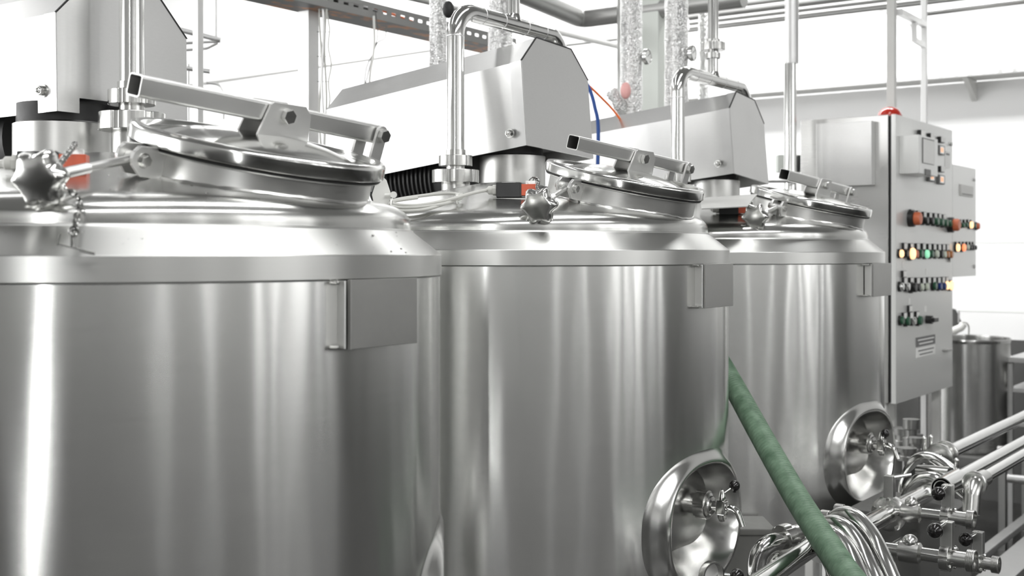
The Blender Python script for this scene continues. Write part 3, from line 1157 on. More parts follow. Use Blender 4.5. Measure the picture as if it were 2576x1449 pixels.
def keyplate(b):
    m = Matrix.Translation(kp) @ Matrix.Rotation(math.atan2(SN, CS) + .35, 4, 'Z') @ Matrix.Rotation(.25, 4, 'Y')
    cyl(b, kp + Z3 * .010, kp - Z3 * .010, .0045)
    ring = [kp + Z3 * .012 + CX * .006 * math.cos(a) + Z3 * .006 * math.sin(a) for a in [2 * PI * k / 16 for k in range(17)]]
    sweep(b, ring, .0013, 8, cap=False)
    box(b, (.0, 0, -.010), (.036, .012, .0022), m, .0004)
    box(b, (-.018, 0, -.004), (.0022, .012, .016), m, .0004)
    box(b, (.020, -.006, -.012), (.020, .003, .0022), m, .0004)
    box(b, (.020, .006, -.010), (.020, .003, .0022), m, .0004)


chain('key_chain', [c0 - CX * .006, c0 + CX * .002 + Z3 * .006, rod + Z3 * .012 - CYv * .004, rod - Z3 * .010 - CYv * .012, Py(198, 500, 1.680), Py(194, 540, 1.632), Py(189, 570, 1.612), Py(187, 592, 1.602)],
      'thin steel chain with a small key hanging over the shoulder of the front tank', key=keyplate)
b = BM()
ring = []
kd = T['kv'].normalized(); xo = kd.orthogonal().normalized(); yo = kd.cross(xo)
for k in range(25):
    a = 2 * PI * k / 24
    ring.append(rod + kd * .006 + xo * .0125 * math.cos(a) + yo * .0125 * math.sin(a))
sweep(b, ring, .0012, 8, cap=False)
obj('split_ring', b, 'bar', label='wire ring around the threaded rod of the front tank', cat='ring')
for k, lab in ((1, 'short steel chain looped behind the star knob of the middle tank'), (2, 'short steel chain looped behind the star knob of the far tank')):
    T = TANKS[k]
    c0 = SW[k]['c'] + Z3 * .022
    kc = T['hw'] + T['kv'] * .74
    chain('key_chain', [c0, c0 + CX * .012 + Z3 * .008, c0 + CX * .020 - Z3 * .002 - CYv * .02, (c0 + kc) / 2 + Z3 * .004, kc + Z3 * .010], lab)
    b = BM(); ring = []
    kd = T['kv'].normalized(); xo = kd.orthogonal().normalized(); yo = kd.cross(xo)
    for q in range(25):
        a = 2 * PI * q / 24
        ring.append(kc + xo * .0125 * math.cos(a) + yo * .0125 * math.sin(a))
    sweep(b, ring, .0011, 8, cap=False)
    obj('split_ring', b, 'bar', label='wire ring around the threaded rod of the ' + ('middle' if k == 1 else 'far') + ' tank', cat='ring')

# coiled grey cable on the middle tank
t = thing('coiled_cable', 'light grey cable tied in a flat coil on the middle tank dome', 'cable', Py(1100, 520, 3.0))
g0 = SW[1]['c'] - SW[1]['ax'] * .108
pp = [(None, g0), (1180, 488, 2.96), (1120, 505, 2.92), (1050, 517, 2.90), (1000, 515, 2.92), (985, 508, 2.98), (1010, 500, 3.03), (1090, 489, 3.06), (1140, 487, 3.05),
      (1162, 494, 3.0), (1130, 508, 2.93), (1070, 527, 2.88), (1010, 531, 2.88), (978, 522, 2.92), (973, 500, 2.98), (976, 490, 3.0)]
P = [q[1] if q[0] is None else Py(q[0], q[1], q[2] * .975) for q in pp]
b = BM(); sweep(b, smooth_path(P, 10), .0042, 12); obj('cable_loop', b, 'cable', t, ang=60)
P = [Py(q[0], q[1], q[2] * .975) for q in ((1160, 498, 2.98), (1120, 512, 2.91), (1060, 521, 2.89), (1010, 523, 2.90), (984, 516, 2.95), (992, 506, 3.0), (1050, 497, 3.04))]
b = BM(); sweep(b, smooth_path(P, 10), .0042, 12); obj('cable_loop', b, 'cable', t, ang=60)
for (u, v, y, h) in ((1150, 503, 2.95, .018), (985, 517, 2.93, .020)):
    c = Py(u, v, y * .975)
    b = BM(); lathe(b, [(h * .62, -.002), (h * .68, -.002), (h * .68, .002), (h * .62, .002)], frame(c, CX), 20, closed=True); box(b, tuple(c + Z3 * h * .7), (.006, .006, .006), bev=.001)
    obj('cable_tie', b, 'whitep', t)
# pale bracket plate at the right of the front hatch
b = BM()
c = Py(962, 490, 2.35)
m = Matrix((CX, Z3, -CYv)).transposed().to_4x4(); m.translation = c
prism(b, [(-.012, -.035), (.004, -.035), (.018, -.002), (.008, .028), (.0, .036), (-.010, .030), (-.02, .0)], .004, m, bev=.0008)
bk = obj('pale_bracket', b, 'whitep', label='pale flat bracket behind the right edge of the front hatch', cat='bracket')
b = BM()
cyl(b, Py(968, 491, 2.34), Py(993, 490, 2.34), .0028); cyl(b, Py(990, 490, 2.35), Py(990, 490, 2.325), .0065)
obj('bracket_tie', b, 'whitep', bk)
# grey cables behind the star knob of the front tank
for q, lab in (([(-30, 408, 2.2), (20, 404, 2.15), (60, 394, 2.1), (105, 388, 2.02), (140, 382, 1.95)], 'upper light cable running to the front tank switch'),
               ([(-30, 425, 2.0), (20, 412, 1.98), (60, 402, 1.95), (100, 398, 1.92), (140, 396, 1.90)], 'lower thicker light cable running to the front tank switch')):
    b = BM(); sweep(b, smooth_path([Py(*w) for w in q], 10), .0045 if 'thicker' in lab else .003, 12)
    obj('grey_cable', b, 'cable', label=lab, cat='cable', ang=60)
# bent sheet tray between the middle hatch and the far tank
b = BM()
q = [Py(1765, 527, 3.62), Py(1880, 521, 3.75), Py(1905, 490, 4.02), Py(1760, 500, 4.10)]
lo = [b.verts.new(v) for v in q]; hi = [b.verts.new(v + Z3 * .003) for v in q]
b.faces.new(lo[::-1]); b.faces.new(hi)
for i in range(4):
    b.faces.new([lo[i], lo[(i + 1) % 4], hi[(i + 1) % 4], hi[i]])
obj('drip_sheet', b, 'plate', label='tilted steel sheet sticking out between the middle and far tank', cat='sheet metal')

# ================================================================ GREEN HOSE
hp = [(1780, 860, 3.62), (1812, 912, 3.56), (1850, 978, 3.47), (1905, 1078, 3.28), (1958, 1172, 3.10), (2010, 1262, 2.93), (2068, 1352, 2.76), (2122, 1432, 2.62), (2190, 1530, 2.46), (2250, 1680, 2.40)]
P = smooth_path([Py(*q) for q in hp], 60)
b = BM()
sweep(b, P, lambda i: .0305 + .0006 * (1 if i % 4 < 2 else -1), 36)
obj('green_hose', b, 'hose', label='thick green ribbed hose slanting down in front of the far tank', cat='hose', ang=60)

# ================================================================ BACKGROUND: posts, pipes and trays
def vpipe(name, u0, u1, v0, v1, y, mat, label, cat, group=None, seg=32, square=False, rough=0.0, parts=None):
    u = (u0 + u1) / 2
    a, c = Py(u, v0, y), Py(u, v1, y)
    if v0 == UP:
        a.z = 4.595
        if y < 5.55:
            c.z = 0
    r = (u1 - u0) / 2 * y / FPX
    b = BM()
    if square:
        w = (u1 - u0) * y / FPX / (CS + SN)
        box(b, tuple((a + c) / 2), (w, w, abs(a.z - c.z)), bev=.003)
    elif rough:
        n = int(abs(a.z - c.z) / .03) + 2
        P = [a.lerp(c, i / n) for i in range(n + 1)]
        sweep(b, P, lambda i: r * (1 + rough * random.uniform(-1, 1)), seg)
    else:
        cyl(b, a, c, r, seg)
    return obj(name, b, mat, None, label, cat, group, ang=60 if rough else 32)


UP = -420     # pipes run on up out of the picture
vpipe('steel_post', 485, 512, UP, 640, 5.2, 'galv', 'square steel post just right of the front motor housing', 'post', 'floor to ceiling posts', square=True)
p = vpipe('cable_post', 750, 802, UP, 660, 5.0, 'galv', 'wide square post with cables strapped along its right side', 'post', 'floor to ceiling posts', square=True)
for k, (du, r) in enumerate(((806, .004), (812, .006), (819, .004), (825, .003))):
    P = []
    for i in range(26):
        v = UP + i * (700 - UP) / 25
        P.append(Py(du + 2.5 * math.sin(i * 1.1 + k * 2) + (6 if k == 3 and i % 2 else 0), v, 4.93))
    b = BM(); sweep(b, smooth_path(P, 4), r, 8)
    obj('strapped_cable', b, 'cable' if k != 1 else 'galv', p, ang=60)
for v in (-40, 28, 80, 142, 205):
    b = BM(); cyl(b, Py(798, v, 4.93), Py(828, v, 4.93), .0013, 8); obj('cable_strap', b, 'rubber', p)

# pipe rack left of the first post
t = thing('pipe_rack', 'small rack of bent pipe ends beside the post behind the front housing', 'pipe rack', Py(520, 300, 5.4))
for q, r in (([(440, 72, 5.3), (556, 101, 5.3)], .011), ([(440, 110, 5.35), (556, 104, 5.35)], .006), ([(440, 128, 5.4), (520, 122, 5.4), (548, 108, 5.4)], .006),
             ([(543, -300, 5.3), (543, 92, 5.3)], .0065), ([(470, 172, 5.3), (529, 180, 5.3)], .010), ([(474, 160, 5.4), (474, 330, 5.4)], .0055),
             ([(520, 208, 5.4), (552, 212, 5.4), (562, 232, 5.4), (562, 300, 5.4)], .006)):
    b = BM(); sweep(b, fillet([Py(*w) for w in q], .04, 6), r, 14); obj('rack_pipe', b, 'galv', t, ang=60)

# long conduit on the far wall
b = BM(); sweep(b, [Ps(455, 219, 7.6), Ps(1095, 124, 7.6)], .016, 16)
obj('wall_conduit', b, 'dpipe', label='thin straight conduit rising to the right across the white wall', cat='pipe', ang=60)

# perforated cable tray, running along the row of tanks
XT = -3.6
a0, a1 = Pt(560, -38, XT), Pt(1222, 118, XT)
z0 = (a0.z + a1.z) / 2
t = thing('cable_tray', 'perforated cable tray with rust marks crossing above the middle housing', 'cable tray', (XT, (a0.y + a1.y) / 2, z0))
b = BM()
for k in range(22):
    pass
ys = a0.y; ye = a1.y + .05
box(b, (XT + .07, (ys + ye) / 2, z0 - .035), (.16, ye - ys, .003))
obj('tray_floor', b, 'rust', t)
for xx_, mt_ in ((XT + .15, 'tray'), (XT - .01, 'tray')):
    b = BM()
    box(b, (xx_, (ys + ye) / 2, z0 + .020), (.003, ye - ys, .022)); box(b, (xx_, (ys + ye) / 2, z0 - .020), (.003, ye - ys, .030))
    n = int((ye - ys) / .06)
    for i in range(n + 1):
        box(b, (xx_, ys + (i + .3) * .06, z0 + .002), (.003, .030, .016))
    obj('tray_side', b, mt_, t)
b = BM(); sweep(b, smooth_path([Pt(870, -12, XT + .12), Pt(915, 8, XT + .12), Pt(960, 26, XT + .1), Pt(1005, 42, XT + .06), Pt(1080, 70, XT + .03)], 8), .006, 10)
obj('orange_cable', b, 'ocable', label='bright orange cable lying on the rust marked cable tray', cat='cable', ang=60)
b = BM(); sweep(b, smooth_path([Pt(800, -14, XT + .1), Pt(855, 6, XT + .12), Pt(900, 17, XT + .12), Pt(960, 34, XT + .1)], 8), .010, 10)
obj('black_cable', b, 'black', label='black cable lying beside the orange cable on the tray', cat='cable', ang=60)
for P, lab in (([Pt(945, 30, XT + .16), Pt(950, 85, XT + .16), Pt(940, 130, XT + .16), Pt(922, 170, XT + .16), Pt(918, 215, XT + .16), Pt(932, 160, XT + .16), Pt(948, 110, XT + .16), Pt(968, 96, XT + .16), Pt(972, 66, XT + .16)], 'thin dark wire dangling in a loop from the cable tray'),
               ([Pt(940, 40, XT + .17), Pt(942, 100, XT + .17), Pt(938, 145, XT + .17), Pt(930, 200, XT + .17), Pt(930, 300, XT + .17)], 'thicker pale cable hanging straight from the cable tray')):
    b = BM(); sweep(b, smooth_path(P, 8), .0022 if 'dark' in lab else .005, 8)
    obj('hanging_wire', b, 'box' if 'dark' in lab else 'whitep', label=lab, cat='wire', ang=60)

# foil wrapped pipes
FG = 'foil wrapped upright pipes'
vpipe('foil_pipe', 1080, 1124, UP, 420, 4.75, 'foil', 'foil wrapped upright pipe left of the bent overhead pipe, behind the middle tank', 'pipe', FG, rough=.03)
vpipe('foil_pipe', 1228, 1290, UP, 300, 5.0, 'foil', 'foil wrapped upright pipe directly behind the bend of the middle overhead pipe', 'pipe', FG, rough=.03)
vpipe('foil_pipe', 1560, 1616, UP, 420, 5.2, 'foil', 'foil wrapped upright pipe left of the pale column, carrying a round gauge', 'pipe', FG, rough=.035)
vpipe('foil_pipe', 1672, 1731, UP, 420, 5.1, 'foil', 'foil wrapped upright pipe right of the pale column, carrying a round gauge', 'pipe', FG, rough=.035)
vpipe('foil_pipe', 1757, 1782, UP, 421, 6.2, 'foil', 'thin foil wrapped pipe behind the far overhead pipe', 'pipe', FG, rough=.05)
vpipe('smooth_pipe', 1552, 1566, UP, 420, 5.6, 'pipe', 'narrow smooth upright pipe touching the left side of the gauge pipe', 'pipe')
b = BM()
a = Py(1644, UP, 6.0); c = Py(1644, 640, 6.0)
box(b, (a.x, a.y, (a.z + .3) / 2), (.12, .12, a.z - .3), bev=.006); box(b, (a.x, a.y, .15), (.2, .2, .3))
obj('pale_column', b, 'column', label='pale greenish square column between two foil wrapped pipes', cat='column')
# short foil branch with a red smear
b = BM(); sweep(b, smooth_path([Py(1536, 228, 5.15), Py(1552, 252, 5.15), Py(1568, 282, 5.18)], 6), lambda i: .026 + .003 * random.uniform(-1, 1), 20)
t = obj('foil_branch', b, 'foil', label='crumpled foil branch leaning on the gauge pipe above the far housing', cat='pipe', ang=60)
b = BM(); sphere(b, Py(1574, 228, 5.09), .022, 20, 1.6); obj('red_tag', b, simple('faded_red_tape', (.75, .40, .38), .5), t)
b = BM(); a = Py(1549, 290, 5.2); cyl(b, a, a - Z3 * .3, .009, 12); obj('branch_stub', b, 'whitep', t)
# gauges
for (u, v, y, lab) in ((1627, 143, 5.19, 'round dial gauge on the foil pipe left of the pale column top'), (1741, 134, 5.09, 'round dial gauge behind the bend of the far overhead pipe')):
    c = Py(u, v, y)
    ax = (CX * .86 - CYv * .5).normalized()
    t = thing('pressure_gauge', lab, 'gauge', c, 'dial gauges')
    b = BM(); lathe(b, [(0, -.012), (.028, -.012), (.034, -.006), (.034, .008), (.030, .010), (.030, .006), (0, .006)], frame(c, ax), 40); obj('gauge_case', b, 'pipe', t)
    b = BM(); lathe(b, [(0, .0062), (.0295, .0062), (.0295, .007), (0, .007)], frame(c, ax), 40); g = obj('gauge_face', b, 'glass', t)
    b = BM(); m = frame(c + ax * .0078, ax); box(b, (.006, .004, 0), (.030, .0022, .0008), m @ Matrix.Rotation(.6, 4, 'Z')); obj('needle', b, 'ink', g)
    b = BM(); cyl(b, c - ax * .055, c - ax * .012, .012, 20); cyl(b, c - ax * .040, c - ax * .028, .019, 20); obj('gauge_stem', b, 'rubber', t)

# pipes high up
def run(name, pts, r, mat, label, seg=24, group=None, fr=.08):
    b = BM(); sweep(b, fillet(pts, fr, 6), r, seg)
    return obj(name, b, mat, None, label, 'pipe', group, ang=60)


run('insulated_pipe', [Pt(1180, -70, -3.3), Pt(1330, -8, -3.3), Pt(1462, 48, -3.3), Pt(1462, 48, -3.3) + (Pt(1560, 30, -3.3) - Pt(1462, 48, -3.3)) * .001 + Vector((.9, 0, 0))], .047, 'dpipe',
    'thick insulated pipe with an elbow, top centre behind the overhead pipe', fr=.05)
run('service_pipe', [Pt(1010, -12, -3.9), Pt(1560, 118, -3.9)], .018, 'dpipe', 'thin pipe sloping down to the right behind the middle housing top')
for (v0, v1, s_, r, lab) in ((26, -42, 6.9, .030, 'topmost wide pipe of the bundle at the upper right'), (42, -18, 6.9, .026, 'second pipe of the bundle at the upper right'), (58, -2, 7.0, .016, 'third, narrow pipe of the bundle at the upper right'),
                             (70, 8, 7.0, .012, 'lowest thin pipe of the bundle at the upper right')):
    A = Ps(1735, v0, s_); z = A.z
    run('ceiling_pipe', [A, Vector((A.x + 3.2, s_, z))], r, 'dpipe', lab, group='pipe bundle near the ceiling')
A = Ps(1380, 117, 7.3); Bq = Ps(2330, 22, 7.3)
run('long_pipe', [A, Vector((Bq.x + 1.2, 7.3, A.z))], .017, 'dpipe', 'long thin dark edged pipe crossing below the pipe bundle')
A = Ps(1700, 78, 7.5)
run('long_pipe', [A, Vector((A.x + 1.4, 7.5, A.z)), Vector((A.x + 1.4, 8.22, A.z))], .012, 'galv', 'short length of thin pipe visible between the far foil pipes')
b = BM(); sweep(b, [Ps(1590, 8, 6.2), Ps(1670, 4, 6.2)], .012, 14); t_ = obj('valve_pipe', b, 'galv', label='small horizontal pipe with a black valve at the top by the pale column', cat='pipe', ang=60)
b = BM(); sphere(b, Ps(1622, 8, 6.15), .028, 16); cyl(b, Ps(1612, 12, 6.1), Ps(1622, 6, 6.1), .016); obj('black_valve', b, 'rubber', t_)
b = BM(); sphere(b, Py(1128, 24, 4.6), .022, 16, 1.5); obj('black_clip', b, 'rubber', label='black pipe clip between the foil pipe and the overhead bend', cat='clip')

# bright vertical pipe left of the cabinet and the two posts above it
q = vpipe('bright_pipe', 1975, 2009, UP, 160, 5.6, 'galv', 'bright upright pipe between the far housing and the control cabinet', 'pipe', rough=.015)
b = BM(); cyl(b, Py(1988, 160, 5.6), Py(1988, 520, 5.6), 31 / 2 * 5.6 / FPX, 32); obj('lower_sleeve', b, 'pipe', q)
CXF = -1.750
b = BM(); a = Py(2243, UP, 5.9); box(b, (a.x, a.y, 4.6 / 2), (.038, .038, 4.6), bev=.002)
obj('cabinet_post', b, 'paint', label='pale square post rising behind the red beacon', cat='post', group='posts above the cabinet')
b = BM(); a = Py(2325, UP, 6.6); box(b, (a.x, a.y, 4.6 / 2), (.030, .030, 4.6), bev=.002)
pf = obj('cabinet_post', b, 'galv', label='thinner steel post with a bent bracket, right of the red beacon post', cat='post', group='posts above the cabinet')
b = BM()
A, Bq = Py(2262, 30, 5.9), Py(2325, 62, 6.6)
d = (Bq - A)
sweep(b, [A, Bq], .020, 4)
obj('cross_arm', b, 'galv', pf, ang=20)
b = BM(); sweep(b, [Py(2300, 48, 6.3), Py(2300, 100, 6.3), Py(2325, 116, 6.55)], .016, 4); obj('hanging_bracket', b, 'galv', pf, ang=20)
b = BM(); sweep(b, [Ps(2330, 33, 6.9), Ps(2620, -3, 6.9)], .018, 16); obj('dark_rod', b, 'cabside', label='dark rod running to the upper right corner from the bracket post', cat='pipe', ang=60)

# cable tray along the back wall with its bracket
A = Ps(1880, 236, 7.95); z = A.z
Bq = Ps(2640, 236, 7.95)
t = thing('wall_tray', 'long slotted tray fixed along the white back wall', 'cable tray', ((A.x + Bq.x) / 2, 8.05, z - .04))
b = BM(); box(b, ((A.x + Bq.x) / 2 - .3, 8.07, z), (Bq.x - A.x + 1.4, .24, .004)); obj('tray_floor', b, 'paint', t)
b = BM()
box(b, ((A.x + Bq.x) / 2 - .3, 7.95, z + .022), (Bq.x - A.x + 1.4, .003, .008)); box(b, ((A.x + Bq.x) / 2 - .3, 7.95, z + .002), (Bq.x - A.x + 1.4, .003, .008))
for i in range(48):
    box(b, (A.x - 1.0 + i * .09, 7.95, z + .012), (.03, .003, .014))
obj('slotted_edge', b, 'galv', t)
for u in (2420,):
    A2 = Ps(u, 195, 7.95)
    m = Matrix((-Y3, Z3, X3)).transposed().to_4x4(); m.translation = Vector((A2.x, 8.19, z - .003))
    b = BM(); prism(b, [(0, 0), (.24, 0), (0, -.13)], .03, m); obj('tray_bracket', b, 'paint', t)

# orange cable and blue strap right of the middle housing
b = BM(); sweep(b, smooth_path([Py(1440, 175, 4.5), Py(1480, 214, 4.55), Py(1510, 243, 4.6), Py(1545, 280, 4.7), Py(1580, 330, 4.8)], 8), .0045, 10)
obj('orange_cable', b, 'ocable', label='orange cable slanting behind the right edge of the middle housing', cat='cable', ang=60)
b = BM(); sweep(b, smooth_path([Py(1464, 200, 4.5), Py(1474, 208, 4.5), Py(1486, 232, 4.5), Py(1496, 268, 4.5), Py(1505, 330, 4.5), Py(1500, 520, 4.5)], 8), .007, 10)
obj('blue_hose', b, 'bcable', label='blue hose hanging between the middle housing and the orange cable', cat='hose', ang=60)
# dark switch box and conduit in front of the cabinet
b = BM(); cbox(b, Py(1995, 412, 5.95), (.16, .06, .085), 0, .003); t = obj('wall_socket_box', b, 'column', label='pale box with a dark opening behind the bright upright pipe', cat='box')
b = BM(); cbox(b, Py(2018, 412, 5.9), (.052, .07, .076), 0, .001); obj('dark_opening', b, 'rubber', t)
b = BM(); sweep(b, [Py(1925, 456, 5.4), Py(2040, 456, 5.52), Py(2060, 456, 5.62)], .007, 12); obj('thin_conduit', b, 'galv', label='thin horizontal conduit behind the far hatch bar', cat='pipe', ang=60)

# ================================================================ CONTROL CABINET
c0 = Pt(2254, 287, CXF)
cb = Pt(2250, 1018, CXF)
z1, z0 = c0.z, cb.z
y0 = c0.y
y1 = Pt(2396, 340, CXF).y
t = thing('control_cabinet', 'tall grey control cabinet with rows of coloured buttons and a red beacon on top', 'cabinet', (CXF - .2, (y0 + y1) / 2, z0))
CAB = t
D_ = .42
b = BM(); box(b, (CXF - .035 - D_ / 2, (y0 + y1) / 2, (z0 + z1) / 2), (D_, y1 - y0, z1 - z0), bev=.003); obj('cabinet_body', b, 'cabside', t)
b = BM(); box(b, (CXF - .028, (y0 + y1) / 2, (z0 + z1) / 2), (.012, y1 - y0 - .01, z1 - z0 - .01)); obj('door_seal', b, 'rubber', t)
b = BM(); box(b, (CXF - .011, (y0 + y1) / 2, (z0 + z1) / 2), (.022, y1 - y0, z1 - z0), bev=.0015); obj('cabinet_door', b, 'cabfront', t)
# raised panel on the cabinet's side
A = Ps(2053, 312, y0 - .05); Bq = Ps(2193, 466, y0 - .05)
b = BM(); box(b, ((A.x + Bq.x) / 2, y0 - .026, (A.z + Bq.z) / 2), (Bq.x - A.x, .05, A.z - Bq.z), bev=.003); obj('side_box', b, 'sheet', t)
b = BM(); q_ = Py(2238, 280, 5.66); sphere(b, (q_.x, q_.y, z1 + .006), .055, 32, .85); cyl(b, (q_.x, q_.y, z1), (q_.x, q_.y, z1 + .010), .057, 32)
obj('warning_beacon', b, 'beacon', t, label='red glass beacon dome')
# cabinet legs
for xx_, yy in ((-.05, .04), (-.40, .04), (-.05, -.04), (-.40, -.04)):
    yq = (y0 + .04) if yy > 0 else (y1 - .04)
    b = BM(); box(b, (CXF + xx_ - .02, yq, z0 / 2), (.04, .04, z0), bev=.002); obj('cabinet_leg', b, 'paint', t)

# second, smaller cabinet next to it
w0 = Pt(2399, 413, CXF); w1 = Pt(2455, 432, CXF); wb = Pt(2399, 697, CXF)
t2 = thing('small_cabinet', 'smaller grey cabinet joined to the right of the control cabinet', 'cabinet', (CXF - .15, (w0.y + w1.y) / 2, wb.z))
b = BM(); box(b, (CXF - .16, (y1 + .004 + w1.y) / 2, (w0.z + wb.z) / 2), (.30, w1.y - y1 - .004, w0.z - wb.z), bev=.003); obj('cabinet_body', b, 'paint', t2)
b = BM(); box(b, (CXF - .008, (y1 + .004 + w1.y) / 2, (w0.z + wb.z) / 2), (.016, w1.y - y1 - .004, w0.z - wb.z), bev=.0015); obj('cabinet_door', b, 'cabfront', t2)
for v in (452, 670):
    a = Pt(2450, v, CXF); b = BM(); cyl(b, a, a + X3 * .008, .010, 16); obj('door_lock', b, 'cabside', t2)


def btn(u, v, mat, r=.011, h=.03, parent=None, name='push_button', ring=True):
    a = Pt(u, v, CXF)
    b = BM()
    if ring:
        lathe(b, [(0, 0), (r * 1.25, 0), (r * 1.25, h * .45), (r, h * .5)], frame(a, X3), 20)
        hold = obj('button_collar', b, 'black', parent)
        b = BM()
    lathe(b, [(r * .9, h * .3), (r, h * .5), (r, h * .85), (r * .85, h), (0, h * 1.02)], frame(a, X3), 20)
    return obj(name, b, mat, hold if ring else parent)


def tagp(u, v, parent, w=.042, h=.030):
    a = Pt(u, v, CXF)
    b = BM(); box(b, tuple(a + X3 * .006), (.012, w * 1.15, h), bev=.001); hd = obj('tag_holder', b, 'black', parent)
    b = BM(); box(b, tuple(a + X3 * .0125), (.0015, w * .92, h * .85)); obj('tag_card', b, 'paper', hd)


BTN = [  # u, v, material, radius, height
    (2287, 550, 'orange', 0.0312, .055), (2316, 555, 'black', 0.0174, .036), (2330, 556, 'black', 0.0174, .036), (2344, 557, 'green', 0.0188, .034), (2356, 559, 'green', 0.0188, .034),
    (2367, 561, 'green', 0.0188, .034), (2378, 562, 'green', 0.0174, .034), (2386, 566, 'orange', 0.0312, .055),
    (2260, 638, 'glow_o', 0.0174, .022), (2273, 638, 'black', 0.0174, .022), (2285, 638, 'glow_o', 0.0261, .030), (2297, 639, 'orange', 0.0188, .024), (2309, 638, 'green', 0.0203, .024),
    (2323, 639, 'glow_g', 0.0203, .026), (2336, 639, 'green', 0.0188, .024), (2349, 639, 'pale', 0.0188, .024), (2361, 640, 'black', 0.0174, .022), (2367, 640, 'pale', 0.0174, .026),
    (2376, 640, 'amber', 0.0174, .024), (2385, 640, 'amber', 0.0188, .024),
    (2261, 721, 'pipe', 0.0188, .022), (2275, 721, 'pipe', 0.0188, .024), (2287, 723, 'black', 0.0217, .034), (2299, 723, 'black', 0.0174, .030), (2312, 722, 'pale', 0.0174, .022),
    (2325, 721, 'pale', 0.0174, .022), (2344, 719, 'green', 0.0203, .024), (2357, 720, 'blue', 0.0188, .024), (2368, 720, 'blue', 0.0174, .024), (2375, 718, 'glow_o', 0.0203, .024), (2386, 718, 'glow_o', 0.0232, .024),
    (2262, 806, 'green', 0.0188, .022), (2275, 808, 'green', 0.0203, .026), (2290, 807, 'pipe', 0.0188, .026), (2305, 806, 'green', 0.0217, .028),
]
for q in BTN:
    btn(*q, parent=CAB)
for u, v in [(2290, 535), (2306, 538), (2321, 541), (2335, 543), (2348, 544), (2359, 545), (2370, 547)] + \
            [(2272, 619), (2288, 620), (2304, 620), (2319, 620), (2333, 621), (2346, 621), (2358, 622), (2369, 622), (2379, 622)] + \
            [(2272, 706), (2288, 706), (2304, 706), (2319, 706), (2332, 705), (2345, 705), (2357, 705), (2368, 704), (2377, 704)] + \
            [(2271, 794), (2287, 793), (2303, 791)] + [(2270, 689), (2285, 776)]:
    tagp(u, v, CAB)
for u, v in ((2271, 665), (2330, 683), (2287, 758), (2328, 777)):
    a = Pt(u, v, CXF); b = BM(); box(b, tuple(a + X3 * .001), (.002, .024, .028)); obj('name_tag', b, 'paper', CAB)
# selector switch
a = Pt(2330, 804, CXF); b = BM(); cyl(b, a, a + X3 * .03, .020); box(b, tuple(a + X3 * .04), (.02, .075, .020), bev=.004); s_ = obj('selector_switch', b, 'black', CAB)
b = BM(); box(b, tuple(a + X3 * .040 + Z3 * .0105), (.018, .036, .004), bev=.001); obj('selector_cap', b, 'polish', s_)
# square push buttons and meters, upper right of the door
for u, v in ((2312, 336), (2336, 344), (2362, 352), (2337, 419), (2362, 426)):
    a = Pt(u, v, CXF); b = BM(); box(b, tuple(a + X3 * .010), (.020, .070, .030), bev=.003); h_ = obj('square_button', b, 'black', CAB)
    b = BM(); box(b, tuple(a + X3 * .021), (.004, .062, .026), bev=.001); obj('button_face', b, 'paper', h_)
for u, v in ((2336, 371), (2362, 378), (2337, 445), (2362, 452)):
    a = Pt(u, v, CXF); b = BM(); box(b, tuple(a + X3 * .008), (.016, .100, .046), bev=.003); h_ = obj('panel_meter', b, 'box', CAB)
    b = BM(); box(b, tuple(a + X3 * .0165 - Y3 * .004), (.002, .066, .034)); obj('meter_window', b, 'pipe', h_)
    b = BM(); box(b, tuple(a + X3 * .018 - Y3 * .006), (.0012, .040, .022)); obj('meter_readout', b, 'digit', h_)
# chart recorder
A = Pt(2262, 341, CXF); Bq = Pt(2311, 446, CXF)
yc_, zc_ = (A.y + Bq.y) / 2, (A.z + Bq.z) / 2
b = BM(); box(b, (CXF + .045, yc_, zc_), (.09, Bq.y - A.y, A.z - Bq.z), bev=.003); rc = obj('chart_recorder', b, 'cabfront', CAB)
b = BM(); box(b, (CXF + .091, yc_ - .01, zc_ + .02), (.003, (Bq.y - A.y) * .62, (A.z - Bq.z) * .66)); obj('recorder_frame', b, 'box', rc)
b = BM(); box(b, (CXF + .093, yc_ - .01, zc_ + .018), (.003, (Bq.y - A.y) * .56, (A.z - Bq.z) * .62)); obj('chart_paper', b, 'paper', rc)
b = BM(); box(b, (CXF + .092, yc_ - .02, zc_ - .078), (.006, .08, .03), bev=.002); obj('recorder_keypad', b, 'box', rc)
# labels on the door
b = BM(); a = Pt(2383, 402, CXF); box(b, tuple(a + X3 * .001), (.002, .09, .085)); lb = obj('door_label', b, 'paper', CAB)
b = BM(); box(b, tuple(a + X3 * .0025 + Z3 * .028), (.001, .06, .008)); obj('label_line', b, 'ink', lb)
a = Pt(2390, 362, CXF); b = BM(); cyl(b, a, a + X3 * .012, .011, 18); obj('door_lock', b, 'cabside', CAB)
a = Pt(2386, 655, CXF); b = BM(); cyl(b, a, a + X3 * .012, .009, 18); obj('door_lock', b, 'cabside', CAB)
a = Pt(2328, 857, CXF); b = BM(); box(b, tuple(a + X3 * .002), (.003, .30, .045)); pn = obj('warning_plate', b, 'ink', CAB)
for k in range(2):
    b = BM(); box(b, tuple(a + X3 * .004 + Z3 * (.009 - .018 * k)), (.001, .26 - .04 * k, .006)); obj('plate_line', b, 'paper', pn)
a = Pt(2328, 883, CXF); b = BM(); box(b, tuple(a + X3 * .002), (.003, .30, .045)); pn = obj('notice_plate', b, 'paper', CAB)
for k in range(2):
    b = BM(); box(b, tuple(a + X3 * .004 + Z3 * (.008 - .018 * k)), (.001, .25 - .04 * k, .006)); obj('plate_line', b, 'ink', pn)
a = Pt(2378, 880, CXF); b = BM(); box(b, tuple(a + X3 * .012), (.024, .10, .014), bev=.003); obj('door_handle', b, 'cabside', CAB)
